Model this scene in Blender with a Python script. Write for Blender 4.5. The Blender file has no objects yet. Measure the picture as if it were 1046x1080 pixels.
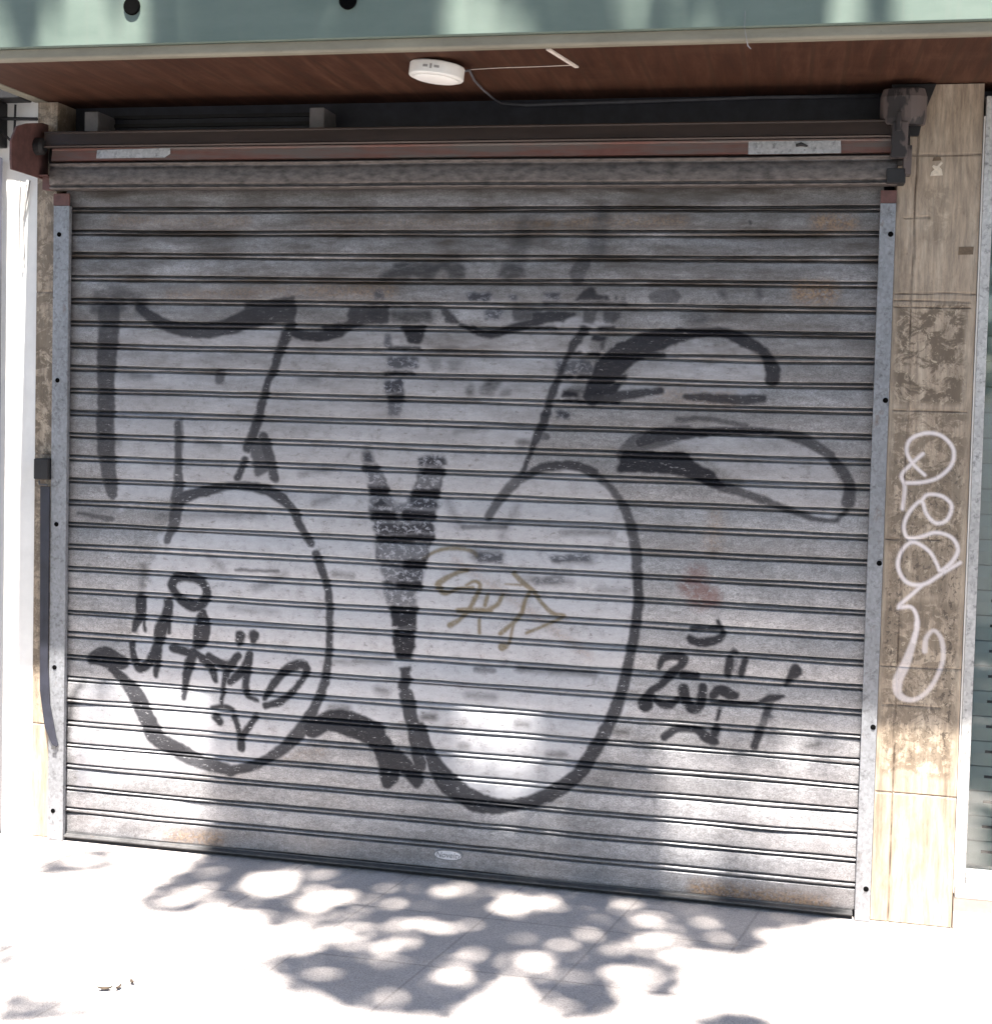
import bpy, math, random
import numpy as np
random.seed(4); RNG=np.random.default_rng(7)
scene=bpy.context.scene; col=scene.collection
# ------------------------------------------------------------------ helpers
class MB:
    def __init__(s): s.v=[]; s.f=[]
    def box(s,x0,x1,y0,y1,z0,z1):
        b=len(s.v); s.v+=[(x0,y0,z0),(x1,y0,z0),(x1,y1,z0),(x0,y1,z0),(x0,y0,z1),(x1,y0,z1),(x1,y1,z1),(x0,y1,z1)]
        s.f+=[tuple(b+i for i in q) for q in ((0,3,2,1),(4,5,6,7),(0,1,5,4),(1,2,6,5),(2,3,7,6),(3,0,4,7))]; return s
    def prism_x(s,prof,x0,x1):            # closed (y,z) outline pushed along x
        b=len(s.v); n=len(prof)
        for x in (x0,x1): s.v+=[(x,p[0],p[1]) for p in prof]
        s.f+=[(b+i,b+(i+1)%n,b+n+(i+1)%n,b+n+i) for i in range(n)]
        s.f+=[tuple(b+i for i in range(n))[::-1],tuple(b+n+i for i in range(n))]; return s
    def prism_y(s,prof,y0,y1):            # closed (x,z) outline pushed along y
        b=len(s.v); n=len(prof)
        for y in (y0,y1): s.v+=[(p[0],y,p[1]) for p in prof]
        s.f+=[(b+i,b+(i+1)%n,b+n+(i+1)%n,b+n+i) for i in range(n)]
        s.f+=[tuple(b+i for i in range(n))[::-1],tuple(b+n+i for i in range(n))]; return s
    def tube(s,pts,rad,n=10,cap=True):
        pts=[np.array(p,float) for p in pts]
        if not hasattr(rad,'__len__'): rad=[rad]*len(pts)
        b=len(s.v); up=np.array([.13,.21,.97])
        for i,p in enumerate(pts):
            t=pts[min(i+1,len(pts)-1)]-pts[max(i-1,0)]; t=t/(np.linalg.norm(t)+1e-9)
            if abs(t@up)>.95: up=np.array([1,.1,.05])
            a=np.cross(t,up); a/=np.linalg.norm(a); c=np.cross(t,a)
            for k in range(n):
                w=2*math.pi*k/n; s.v.append(tuple(p+rad[i]*(a*math.cos(w)+c*math.sin(w))))
        for i in range(len(pts)-1):
            for k in range(n):
                k2=(k+1)%n; s.f.append((b+i*n+k,b+i*n+k2,b+(i+1)*n+k2,b+(i+1)*n+k))
        if cap:
            s.f.append(tuple(b+k for k in range(n))[::-1]); e=b+(len(pts)-1)*n; s.f.append(tuple(e+k for k in range(n)))
        return s
    def lathe(s,c,axis,prof,n=32):        # prof: (radius, offset along axis)
        ax=np.array(axis,float); ax/=np.linalg.norm(ax); h=np.array([1,0,0]) if abs(ax[0])<.8 else np.array([0,1,0])
        a=np.cross(ax,h); a/=np.linalg.norm(a); d=np.cross(ax,a); b=len(s.v)
        for r,o in prof:
            for k in range(n):
                w=2*math.pi*k/n; s.v.append(tuple(np.array(c)+ax*o+r*(a*math.cos(w)+d*math.sin(w))))
        for i in range(len(prof)-1):
            for k in range(n):
                k2=(k+1)%n; s.f.append((b+i*n+k,b+i*n+k2,b+(i+1)*n+k2,b+(i+1)*n+k))
        s.f.append(tuple(b+k for k in range(n))[::-1]); e=b+(len(prof)-1)*n; s.f.append(tuple(e+k for k in range(n)))
        return s
    def build(s,name,m,parent=None,smooth=False,bevel=0):
        me=bpy.data.meshes.new(name); me.from_pydata(s.v,[],s.f); me.materials.append(m)
        o=bpy.data.objects.new(name,me); col.objects.link(o); finish(o,parent,smooth,bevel); return o
def finish(o,parent,smooth=False,bevel=0):
    me=o.data
    if smooth: me.polygons.foreach_set('use_smooth',[True]*len(me.polygons))
    import bmesh
    if len(me.polygons)<60000:
        bm=bmesh.new(); bm.from_mesh(me); bmesh.ops.recalc_face_normals(bm,faces=bm.faces); bm.to_mesh(me); bm.free()
    if bevel:
        b=o.modifiers.new('bevel','BEVEL'); b.width=bevel; b.segments=2; b.limit_method='ANGLE'
    if parent is not None:
        o.parent=parent; o.matrix_parent_inverse=parent_inv(parent)
def parent_inv(p):
    from mathutils import Matrix
    return Matrix.Translation(p.location).inverted() if p.type=='EMPTY' and p.parent is None else Matrix.Identity(4)
def tag(o,label=None,cat=None,group=None,kind=None):
    if label: o['label']=label
    if cat: o['category']=cat
    if group: o['group']=group
    if kind: o['kind']=kind
    return o
def thing(name,label,cat,loc=(0,0,0),group=None):
    o=bpy.data.objects.new(name,None); o.location=loc; o.empty_display_size=.1; col.objects.link(o); return tag(o,label,cat,group)
def grid_mesh(name,V,nr,nc,m,parent,attrs=None,smooth=True,extra=None):
    me=bpy.data.meshes.new(name)
    r=np.arange(nr-1)[:,None]; c=np.arange(nc-1)[None,:]
    a=(r*nc+c).ravel(); F=np.stack([a,a+nc,a+nc+1,a+1],1)      # rows run downwards: normal faces -y
    nv=len(V); nf=len(F)
    me.vertices.add(nv); me.vertices.foreach_set('co',np.asarray(V,np.float32).ravel())
    me.loops.add(nf*4); me.loops.foreach_set('vertex_index',F.astype(np.int32).ravel())
    me.polygons.add(nf); me.polygons.foreach_set('loop_start',np.arange(0,nf*4,4,dtype=np.int32)); me.polygons.foreach_set('loop_total',np.full(nf,4,np.int32))
    me.polygons.foreach_set('use_smooth',np.full(nf,smooth))
    me.update(calc_edges=True); me.materials.append(m)
    for k,v in (attrs or {}).items():
        at=me.attributes.new(k,'FLOAT','POINT'); at.data.foreach_set('value',np.asarray(v,np.float32).ravel())
    o=bpy.data.objects.new(name,me); col.objects.link(o)
    if parent is not None: o.parent=parent; o.matrix_parent_inverse=parent_inv(parent)
    return o
def value_noise(nr,nc,step):
    gr=RNG.normal(0,1,(int(nr/step)+3,int(nc/step)+3)); y=np.arange(nr)/step; x=np.arange(nc)/step; i=y.astype(int); j=x.astype(int); fy=(y-i)[:,None]; fx=(x-j)[None,:]; fy=fy*fy*(3-2*fy); fx=fx*fx*(3-2*fx)
    a=gr[i][:,j]; b=gr[i][:,j+1]; c=gr[i+1][:,j]; d=gr[i+1][:,j+1]; return (a*(1-fx)+b*fx)*(1-fy)+(c*(1-fx)+d*fx)*fy
def hand_warp(nr,nc,amp):              # unsteady edges of paint put on by hand
    return [amp*(value_noise(nr,nc,9)*.6+value_noise(nr,nc,4)*.45+value_noise(nr,nc,26)*.5) for _ in (0,1)]
def mask_strokes(X,Z,strokes,soft=.004,warp=None):
    """paint coverage 0..1 on a regular X (columns) by Z (rows) wall grid"""
    M=np.zeros((len(Z),len(X)),np.float32)
    for a,f in strokes:
        P=np.array(f,float).reshape(-1,3)/1000
        if len(P)>2:                       # hand-drawn curves: round the corners
            E=np.vstack([2*P[0]-P[1],P,2*P[-1]-P[-2]]); Q=[]
            for i in range(1,len(E)-2):
                for t in (0,.2,.4,.6,.8):
                    Q.append(.5*(2*E[i]+(E[i+1]-E[i-1])*t+(2*E[i-1]-5*E[i]+4*E[i+1]-E[i+2])*t*t+(3*E[i]-E[i-1]-3*E[i+1]+E[i+2])*t**3))
            P=np.array(Q+[E[-2]]); P[:,2]=np.maximum(P[:,2],.002)
        for p,q in zip(P[:-1],P[1:]):
            R=max(p[2],q[2])/2+soft*2
            c=np.where((X>min(p[0],q[0])-R)&(X<max(p[0],q[0])+R))[0]; r=np.where((Z>min(p[1],q[1])-R)&(Z<max(p[1],q[1])+R))[0]
            if not len(c) or not len(r): continue
            xx=X[c][None,:]; zz=Z[r][:,None]
            if warp: xx=xx+warp[0][r[0]:r[-1]+1,c[0]:c[-1]+1]; zz=zz+warp[1][r[0]:r[-1]+1,c[0]:c[-1]+1]
            d=q[:2]-p[:2]; L=max(d@d,1e-9)
            t=np.clip(((xx-p[0])*d[0]+(zz-p[1])*d[1])/L,0,1)
            D=np.hypot(xx-p[0]-t*d[0],zz-p[1]-t*d[1])-(p[2]+(q[2]-p[2])*t)/2
            v=a*np.clip(.5-D/(2*soft),0,1)
            sub=M[r[0]:r[-1]+1,c[0]:c[-1]+1]; np.maximum(sub,v,out=sub)
    return M
def inside(px,pz,poly):
    P=np.array(poly,float).reshape(-1,2)/1000; n=len(P); ins=np.zeros(np.broadcast(px,pz).shape,bool)
    for i in range(n):
        x0,z0=P[i]; x1,z1=P[(i+1)%n]
        if z0==z1: continue
        ins^=((z0>pz)!=(z1>pz))&(px<(x1-x0)*(pz-z0)/(z1-z0)+x0)
    return ins
def mask_polys(X,Z,polys,blur=2,warp=None):
    M=np.zeros((len(Z),len(X)),np.float32)
    for a,f in polys:
        P=np.array(f,float).reshape(-1,2)/1000
        c=np.where((X>P[:,0].min()-.03)&(X<P[:,0].max()+.03))[0]; r=np.where((Z>P[:,1].min()-.03)&(Z<P[:,1].max()+.03))[0]
        if not len(c) or not len(r): continue
        xx=X[c][None,:]; zz=Z[r][:,None]
        if warp: xx=xx+2.4*warp[0][r[0]:r[-1]+1,c[0]:c[-1]+1]; zz=zz+1.2*warp[1][r[0]:r[-1]+1,c[0]:c[-1]+1]
        m=inside(xx,zz,f).astype(np.float32)
        for _ in range(blur):
            q=np.pad(m,1,mode='edge'); m=(q[:-2,1:-1]+q[2:,1:-1]+q[1:-1,:-2]+q[1:-1,2:]+m)/5
        sub=M[r[0]:r[-1]+1,c[0]:c[-1]+1]; np.maximum(sub,m*a,out=sub)
    return M
# ------------------------------------------------------------------ traced marks (wall millimetres: x, z, width)
INK=[(0.8,[267,1881,33,320,1844,38,402,1812,43,494,1801,49,596,1815,54,675,1844,65,755,1859,65,824,1869,65]),(0.55,[153,1861,81,154,1784,81]),(0.72,[154,1793,78,145,1629,70,147,1543,67]),(0.72,[147,1504,67,148,1465,67,147,1368,63]),(0.85,[835,1823,41,806,1757,35,778,1681,30,750,1606,28,726,1511,30,703,1434,30]),(0.9,[825,1804,27,895,1791,33,963,1792,35,1012,1807,41]),(0.6,[578,1654,33,578,1630,33]),(0.5,[433,1483,24,432,1373,24]),(0.85,[1852,1821,33,1825,1784,30,1804,1739,15,1774,1667,20,1757,1621,26,1740,1567,26,1723,1512,30,1706,1467,30,1685,1411,17,1659,1347,17]),(0.6,[1715,1471,28,1738,1468,22]),(0.9,[1888,1608,63,1913,1661,78,1953,1714,91,2004,1754,84,2076,1787,71,2158,1809,46,2249,1823,28,2320,1819,33,2381,1794,40,2432,1765,28,2464,1714,46,2465,1679,46]),(0.85,[1888,1608,51,1946,1605,40,2019,1617,28,2111,1633,23]),(0.8,[2194,1616,20,2276,1613,28,2367,1610,33,2437,1617,23]),(0.55,[2166,1538,16,2247,1546,16,2329,1533,16,2390,1524,13]),(0.6,[2004,1419,58,2044,1457,63,2116,1478,58,2198,1501,43]),(0.5,[1845,2040,46,1824,2011,48]),(0.5,[2082,1933,38,2144,1936,43]),(0.85,[2379,2179,6,2381,2173,6]),(0.85,[2050,1459,34,2107,1486,48,2220,1498,39]),(0.9,[2220,1498,36,2355,1506,25,2466,1508,25]),(0.7,[2466,1508,25,2555,1492,34,2610,1466,34,2655,1434,31]),(0.75,[2655,1431,25,2694,1390,34,2718,1346,34,2714,1290,42]),(0.7,[2316,1325,36,2383,1308,28,2473,1280,24,2563,1244,21]),(0.75,[2563,1244,18,2618,1232,17,2673,1232,13,2710,1262,14]),(0.7,[1926,1339,20,1950,1316,18,1999,1249,28,2023,1192,31,2043,1112,35,2053,1031,34]),(0.85,[2053,1031,32,2056,950,34,2053,868,34,2041,786,35,2026,703,36,2005,620,38,1973,524,42,1928,426,46]),(0.7,[150,1522,65,157,1312,59,176,1214,41]),(0.75,[425,1477,26,428,1335,29,429,1269,38,423,1204,50,414,1125,41,390,1056,26]),(0.8,[720,1512,24,708,1460,32,682,1395,32]),(0.8,[742,1435,38,764,1372,38,785,1296,35]),(0.85,[676,1356,21,649,1293,28]),(0.85,[430,1202,41,485,1225,38,554,1246,38,636,1262,29,718,1257,34,800,1232,41,855,1184,32,883,1134,29,924,1071,25]),(0.85,[945,1034,32,980,946,29,995,858,26,997,755,24,993,652,29,974,574,32,936,481,40,883,399,47,803,328,38,722,282,34,639,255,37]),(0.82,[639,259,38,542,274,50,443,312,65]),(0.88,[443,312,59,358,358,65,314,435,65,278,498,59,227,555,44,184,592,35]),(0.88,[104,620,44,155,630,74,226,615,47]),(0.92,[937,426,59,1003,462,68,1083,455,91,1163,431,82]),(0.6,[648,968,9,805,973,9]),(0.5,[47,1142,12,177,1128,18]),(0.85,[1279,569,49,1301,478,49,1317,399,49,1332,333,43]),(0.88,[1329,466,34,1365,376,40,1414,293,74,1469,251,74,1551,219,68,1644,220,46,1736,248,46,1814,294,49,1878,352,49,1927,434,46]),(0.9,[1011,456,62,1095,449,65,1165,414,74,1207,363,74,1223,298,71,1214,257,34]),(0.88,[1249,353,59,1312,292,55,1320,265,31]),(0.7,[1547,1191,25,1579,1244,29,1630,1311,34,1694,1352,31]),(0.85,[1694,1352,29,1759,1374,31,1837,1377,31,1902,1353,31]),(0.6,[1902,1353,28,1954,1311,23,1994,1261,23,2021,1199,29]),(0.5,[1461,1154,15,1607,1161,15]),(0.45,[1513,678,14,1580,676,14]),(0.92,[425,927,35,465,933,31,512,924,31,540,889,28,529,847,40,494,831,42,450,847,35,414,882,28,410,907,35,425,927,35]),(0.92,[291,845,42,292,793,42,276,755,31,269,732,22]),(0.92,[261,686,22,266,649,24,286,602,33,318,612,33,354,670,35,371,746,49,392,791,39,396,836,37]),(0.92,[308,794,12,310,731,12]),(0.92,[402,799,17,400,732,16]),(0.92,[365,678,26,358,625,28,351,576,19]),(0.92,[530,811,26,526,770,58,523,725,61,508,695,38]),(0.92,[413,677,22,453,669,31,508,661,26,540,645,31]),(0.92,[496,664,38,479,618,39,466,573,28,460,498,17]),(0.92,[532,644,31,564,617,28,580,577,19]),(0.92,[552,660,22,587,640,31,634,632,33,665,668,28]),(0.92,[623,613,33,610,561,17,601,493,15]),(0.92,[635,577,24,666,601,33,696,633,37,707,674,28]),(0.92,[700,626,31,694,574,26,700,526,19,737,511,10]),(0.92,[670,736,40,668,713,30]),(0.92,[719,742,35,717,721,24]),(0.92,[764,520,21,798,581,28,843,632,31,888,653,35,915,640,30,897,595,21,860,549,24,815,509,26,765,494,19]),(0.92,[566,476,16,606,483,17,645,474,16]),(0.92,[583,444,28,600,425,26]),(0.92,[649,449,21,669,410,21,680,344,30]),(0.92,[731,451,24,708,420,23,685,381,24]),(0.93,[2228,830,20,2240,819,27,2275,815,29,2316,827,30,2338,846,21,2327,866,12,2317,883,15]),(0.93,[2233,857,15,2279,861,12,2326,864,15]),(0.93,[2130,719,14,2144,753,25,2177,764,26,2209,757,30,2201,730,24,2172,704,29,2138,665,26,2109,642,26,2089,599,50]),(0.93,[2103,633,18,2134,608,20,2170,602,26,2199,622,20]),(0.93,[2208,703,29,2255,703,21]),(0.93,[2212,659,32,2225,618,32,2247,592,33,2270,609,29,2277,669,29]),(0.93,[2310,642,29,2332,664,32,2356,657,42,2382,651,27]),(0.93,[2369,791,14,2378,791,14]),(0.93,[2360,761,26,2355,716,26]),(0.93,[2408,761,21,2395,716,20]),(0.93,[2305,617,12,2392,624,15,2461,632,14,2495,649,26,2532,657,12]),(0.93,[2334,602,11,2327,565,12]),(0.93,[2325,535,26,2318,517,30]),(0.93,[2462,528,27,2446,485,26]),(0.93,[2570,738,41,2553,712,21,2540,693,11]),(0.93,[2158,492,26,2184,515,24,2225,525,23,2267,519,29,2297,500,35,2320,490,27]),(0.62,[2495,643,23,2482,595,23,2462,528,24]),(0.5,[1174,1323,6,1189,1277,6]),(0.5,[1385,1324,4,1375,1281,6]),(0.5,[1299,1321,6,1291,1285,6]),(0.5,[1157,1092,6,1166,1027,6]),(0.5,[1344,1101,6,1334,1028,6]),(0.88,[1435,1836,12,1483,1817,22,1539,1805,26,1600,1822,30,1660,1839,30,1707,1851,30]),(0.5,[1839,2029,45,1824,1995,45]),(0.7,[1956,1931,9,1959,1930,9]),(0.6,[1981,1929,8,1984,1928,7])]
INKP=[(0.75,[664,1905,853,1924,851,1832,755,1831,666,1830]),(0.8,[1045,1891,1185,1893,1186,1838,1095,1832,1009,1784,950,1778,949,1825,1046,1845]),(0.95,[1988,1431,2188,1435,2223,1407,2280,1375,2338,1320,2305,1313,2225,1344,2168,1359,2053,1364,1986,1362]),(0.7,[681,1421,756,1436,778,1321,718,1293]),(0.9,[1245,667,1291,670,1293,581,1260,579]),(0.85,[1099,1349,1159,1352,1159,1333,1099,1331]),(0.95,[1123,1278,1197,1281,1198,1251,1123,1248]),(0.95,[1279,1277,1375,1281,1376,1251,1280,1247]),(0.9,[1307,1351,1388,1354,1389,1330,1308,1327]),(0.95,[1139,1196,1225,1199,1226,1166,1140,1162]),(0.95,[1248,1200,1366,1205,1367,1172,1248,1167]),(0.95,[1152,1115,1357,1124,1357,1100,1153,1090]),(0.95,[1255,1035,1333,1039,1334,1005,1256,1001]),(0.95,[1234,960,1323,964,1324,936,1235,932]),(0.85,[1182,957,1219,959,1220,949,1182,947]),(0.8,[1139,1209,1168,1242,1200,1211]),(0.96,[1206,873,1312,879,1306,808,1219,803]),(0.97,[1222,795,1301,799,1297,696,1236,692]),(0.85,[1241,810,1305,814,1305,797,1242,794]),(0.55,[1117,1886,1185,1887,1186,1839,1118,1838]),(0.92,[1228,1831,1316,1833,1306,1768,1258,1770]),(0.85,[1178,1756,1304,1758,1304,1747,1178,1745]),(0.9,[1174,1674,1277,1676,1277,1662,1174,1659]),(0.85,[1184,1598,1247,1600,1248,1568,1185,1566]),(0.78,[1363,1887,1391,1887,1440,1840,1387,1843]),(0.58,[1615,1888,1706,1889,1707,1849,1616,1848]),(0.82,[1822,1921,1847,1952,1859,1963,1880,1961,1885,1940,1927,1933,1929,1922]),(0.55,[2062,1920,2078,1942,2112,1941,2112,1922]),(0.55,[1716,1914,1994,1918,1994,1908,1717,1905]),(0.85,[1674,1882,1815,1883,1828,1873,1786,1848,1701,1841,1675,1848]),(0.85,[1676,1832,1761,1833,1761,1825,1676,1824]),(0.55,[1855,1886,1895,1887,1879,1847,1847,1846]),(0.62,[1916,1887,1976,1888,1966,1863,1946,1845,1910,1849]),(0.85,[1839,1835,1872,1835,1872,1827,1840,1827]),(0.95,[1898,1835,1955,1836,1955,1828,1898,1827]),(0.7,[1821,1805,1853,1806,1835,1778,1813,1778]),(0.92,[1884,1807,1931,1808,1922,1791,1876,1790]),(0.6,[1914,1791,1925,1791,1926,1764,1915,1764]),(0.85,[1801,1754,1844,1755,1844,1745,1802,1744]),(0.97,[1863,1754,1913,1755,1914,1743,1863,1742]),(0.9,[1933,1725,2029,1727,2008,1710,1992,1684,1911,1682]),(0.85,[1932,1748,2117,1758,2118,1738,1941,1735]),(0.9,[1776,1677,1822,1678,1823,1663,1776,1662]),(0.92,[1837,1676,1879,1677,1880,1664,1838,1663]),(0.9,[1884,1677,2001,1680,2001,1663,1884,1661]),(0.94,[1875,1606,1906,1633,1935,1642,1978,1647,1969,1609]),(0.7,[1745,1620,1766,1629,1770,1599,1743,1594]),(0.94,[1784,1622,1835,1618,1840,1603,1784,1602]),(0.97,[1789,1595,1907,1596,1914,1584,1742,1586]),(0.85,[1941,1597,1974,1598,1974,1584,1941,1583])]
SMUDGE=[(0.35,[162,1942,33,267,1910,43,278,1872,43]),(0.3,[250,1641,22,312,1638,22]),(0.3,[878,1637,20,937,1638,20]),(0.3,[1374,1749,13,1421,1752,13]),(0.25,[1427,1476,13,1493,1487,11]),(0.4,[1647,1447,15,1688,1448,13]),(0.28,[1908,2221,43,1891,2086,63]),(0.3,[2197,1868,48,2237,1868,46]),(0.4,[2296,1954,15,2302,1944,15]),(0.4,[2416,1957,13,2416,1942,13]),(0.4,[1809,1617,38,1851,1618,38,1914,1619,25]),(0.35,[2610,497,22,2648,504,22]),(0.3,[2294,1110,20,2305,1111,17]),(0.4,[1991,501,17,2032,499,17]),(0.4,[13,332,19,27,454,19,69,531,19]),(0.3,[300,963,18,294,870,18]),(0.2,[544,1014,21,600,965,21]),(0.2,[724,907,32,832,964,26]),(0.2,[630,830,15,698,828,15,808,827,15]),(0.25,[360,1149,21,747,1166,21]),(0.25,[935,1219,29,1014,1241,29]),(0.35,[1117,1397,32,1124,1372,32]),(0.4,[1006,971,12,1073,970,12]),(0.3,[496,1415,15,579,1404,15]),(0.3,[879,1312,12,986,1329,12]),(0.22,[1405,1243,22,1448,1160,22]),(0.2,[1645,1234,22,1595,1128,22]),(0.4,[1804,1150,12,1958,1158,12]),(0.3,[1503,1065,40,1583,1062,37]),(0.3,[1780,1059,18,1897,1065,22]),(0.25,[1678,989,28,1834,984,25]),(0.3,[1925,964,15,2015,969,15]),(0.4,[1659,688,15,1920,686,18]),(0.4,[1341,501,25,1375,503,25]),(0.3,[1664,496,20,1697,498,20]),(0.25,[1175,582,31,1203,577,31]),(0.25,[1488,584,22,1582,584,22]),(0.3,[1007,671,15,1214,685,15]),(0.35,[1772,404,15,1824,409,15]),(0.3,[1472,411,18,1492,413,18]),(0.3,[1010,503,28,1066,511,28]),(0.25,[1651,2172,53,1622,2065,68]),(0.28,[1903,2206,45,1884,2091,61])]
SMUDGEP=[(0.35,[79,1937,194,1947,216,1861,90,1860]),(0.42,[1150,1991,1183,2041,1337,2042,1382,2048,1450,2043,1468,1994,1411,1994,1380,2029,1327,1993]),(0.38,[1567,2043,1655,2044,1656,1998,1568,1997]),(0.4,[1117,1906,1374,1909,1374,1900,1117,1897]),(0.42,[1192,1883,1338,1885,1339,1844,1193,1842]),(0.22,[1339,1719,1367,1720,1368,1681,1340,1681]),(0.22,[1407,1720,1446,1721,1447,1677,1408,1677]),(0.3,[1454,1639,1487,1640,1488,1599,1455,1598]),(0.3,[1515,1635,1566,1637,1567,1601,1516,1600]),(0.42,[1515,1643,1571,1645,1571,1630,1516,1629]),(0.3,[1588,1621,1627,1622,1628,1601,1589,1600]),(0.25,[1381,2080,1432,2081,1432,2054,1382,2053])]
FLAKE=[(0.6,[2473,606,2499,608,2500,578,2474,576]),(0.45,[2367,759,2385,760,2386,721,2368,720]),(0.3,[2319,523,2337,524,2338,482,2321,481]),(0.5,[1106,1357,1151,1359,1186,1288,1214,1224,1258,1226,1286,1292,1306,1393,1387,1395,1375,1267,1363,1187,1330,1014,1310,883,1206,877,1174,1006,1140,1178]),(0.9,[1306,1391,1391,1394,1391,1366,1307,1363]),(0.8,[1101,1396,1139,1398,1140,1367,1102,1365]),(0.95,[1273,1245,1361,1248,1362,1212,1273,1209]),(0.95,[1148,1153,1357,1162,1358,1129,1149,1119]),(0.8,[1233,1002,1322,1006,1323,963,1234,958]),(0.6,[1133,1950,1168,1950,1168,1919,1134,1919]),(0.8,[1458,1942,1533,1943,1534,1920,1458,1919]),(0.6,[1597,1936,1622,1936,1622,1921,1597,1920]),(0.7,[1184,1721,1293,1724,1294,1685,1185,1683]),(0.9,[1180,1641,1250,1643,1251,1606,1181,1604]),(0.5,[1185,1566,1234,1568,1235,1523,1186,1522]),(0.6,[1171,1804,1194,1805,1195,1755,1172,1754]),(0.6,[1515,1886,1571,1887,1571,1854,1516,1853]),(0.75,[1716,1943,1767,1943,1768,1923,1716,1923]),(0.55,[1764,1717,1887,1720,1888,1686,1765,1683]),(0.9,[1768,1554,1808,1555,1808,1536,1769,1534]),(0.7,[1722,1546,1747,1547,1748,1534,1722,1533]),(0.6,[1513,1070,1594,1074,1595,1041,1514,1037]),(0.5,[1752,1079,1887,1085,1887,1061,1753,1054]),(0.3,[1710,997,1809,1003,1810,978,1711,973])]
TAN=[(0.8,[1326,1041,16,1354,1062,12,1394,1078,14,1445,1083,14,1490,1077,14,1513,1062,18]),(0.8,[1475,1010,14,1441,1000,16,1402,978,19,1379,955,26,1403,926,19,1448,947,12,1499,953,14]),(0.8,[1423,818,21,1456,840,16,1489,878,16,1511,923,16,1524,963,14,1504,975,12,1476,960,10]),(0.8,[1450,870,19,1501,873,21,1563,876,16]),(0.8,[1550,925,14,1542,892,14]),(0.8,[1600,928,14,1587,900,16,1557,879,16]),(0.8,[1524,844,13,1526,799,13]),(0.8,[1638,1007,16,1672,976,19,1706,951,16,1729,919,14,1774,878,16,1813,872,12,1747,838,11,1687,809,11]),(0.8,[1695,950,14,1679,916,14,1669,877,16,1642,842,16,1598,801,16]),(0.8,[1605,757,29,1627,770,12,1643,842,12]),(0.8,[1611,970,6,1689,969,9])]
FILL=[(0.8,[167,1798,812,1818,916,1803,1219,1824,1351,1842,1928,1866,1808,1661,1675,1367,1815,1379,1943,1336,2037,1106,2047,761,1968,454,1813,272,1588,207,1388,262,1282,483,1148,456,977,427,840,316,629,258,413,332,246,542,297,818,366,1058,406,1228,201,1152]),(0.75,[1966,1618,2056,1744,2177,1799,2390,1781,2468,1676,2365,1613]),(0.6,[2094,1482,2428,1508,2638,1439,2717,1290,2616,1241,2435,1309,2249,1425]),(0.55,[43,511,264,560,413,332,629,258,47,148]),(0.5,[1365,1969,1801,1911,1740,1816,1482,1828])]
RUST=[(0.8,[2599,2178,53,2686,2175,45]),(0.9,[2547,1955,61,2627,1956,68]),(0.8,[418,5,45,598,8,45]),(0.9,[2278,3,53,2370,-4,61,2688,-9,38]),(0.6,[1794,2178,23,2166,2178,23]),(0.5,[169,2185,19,667,2185,23]),(0.35,[908,2178,23,1794,2172,23]),(0.5,[389,1927,23,913,1945,30]),(0.5,[913,1945,45,1183,1942,45]),(0.45,[1383,1890,45,1674,1893,45]),(0.9,[2226,997,76,2288,963,76]),(0.7,[2246,1038,68,2258,955,83]),(0.4,[2301,1227,53,2295,1125,53]),(0.45,[2121,1622,45,2335,1612,53]),(0.5,[1436,1044,19,1896,751,19]),(0.35,[840,316,34,978,360,34])]
PTAG=[(0.82,[2881,1278,11,2885,1348,11,2874,1383,11,2900,1418,11,2936,1454,11]),(0.82,[2944,1387,10,2909,1419,10,2887,1458,11,2897,1498,11,2943,1519,11,2991,1511,11,3026,1472,11,3023,1423,11,2986,1382,11,2940,1365,11,2887,1360,11]),(0.82,[2937,1305,10,2955,1326,10,2998,1323,11,3028,1294,11,3015,1249,11,2982,1238,11,2953,1266,11,2937,1305,10,2905,1274,11,2887,1228,11,2898,1189,11,2936,1191,11,2983,1208,11,3031,1195,11,3052,1157,12,3034,1116,12,3002,1089,11,2992,1106,10,2967,1147,11,2918,1175,11,2885,1148,11,2873,1098,12,2899,1049,12,2951,1042,12,3007,1080,11,3060,1117,11]),(0.82,[2951,1042,11,2915,1005,11,2880,968,11,2916,970,10,2936,941,11,2935,911,11]),(0.75,[2878,963,9,2921,967,11,2939,921,13,2929,860,18]),(0.55,[2929,860,18,2908,788,28,2886,732,30,2892,687,23,2936,675,14,2983,713,13,3018,796,13,3015,866,14,2990,899,11,2967,873,14,2964,832,16])]
SHADE=[[581,214,2793,2,2483,-218,2555,-309,2403,-422,2178,-412,2271,-527,2311,-709,2239,-789,2102,-940,1907,-992,1987,-856,1725,-866,1690,-1050,1400,-1042,1213,-973,1207,-880,1048,-910,1085,-710,1169,-615,1020,-543,849,-430,737,-542,475,-534,538,-254],[33,-351,58,-148,240,-45,330,-219,193,-324],[277,-860,367,-906,412,-1030,403,-1065],[517,-1248,543,-1152,669,-1149,675,-1235,632,-1302,605,-1391],[664,-1311,741,-1206,835,-1175,763,-1295],[768,-1043,865,-1010,839,-1073],[296,-890,351,-889,325,-938],[956,-1200,1126,-1097,1104,-1232],[2322,-882,2392,-783,2568,-794,2544,-878,2327,-963],[546,184,1469,164,1512,-3,635,-4],[1704,165,2111,160,2235,-10,1725,-1],[1480,96,1742,92,1758,-5,1495,-3],[40,79,114,81,119,39,45,37],[-58,272,167,269,166,165,102,166,71,218,-52,219],[560,162,510,265,1447,253,1429,156],[1635,154,1608,251,1911,247,1927,152],[1919,200,2516,240,2511,148,1927,152],[2633,147,2628,238,2677,238,2682,147]]
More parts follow.
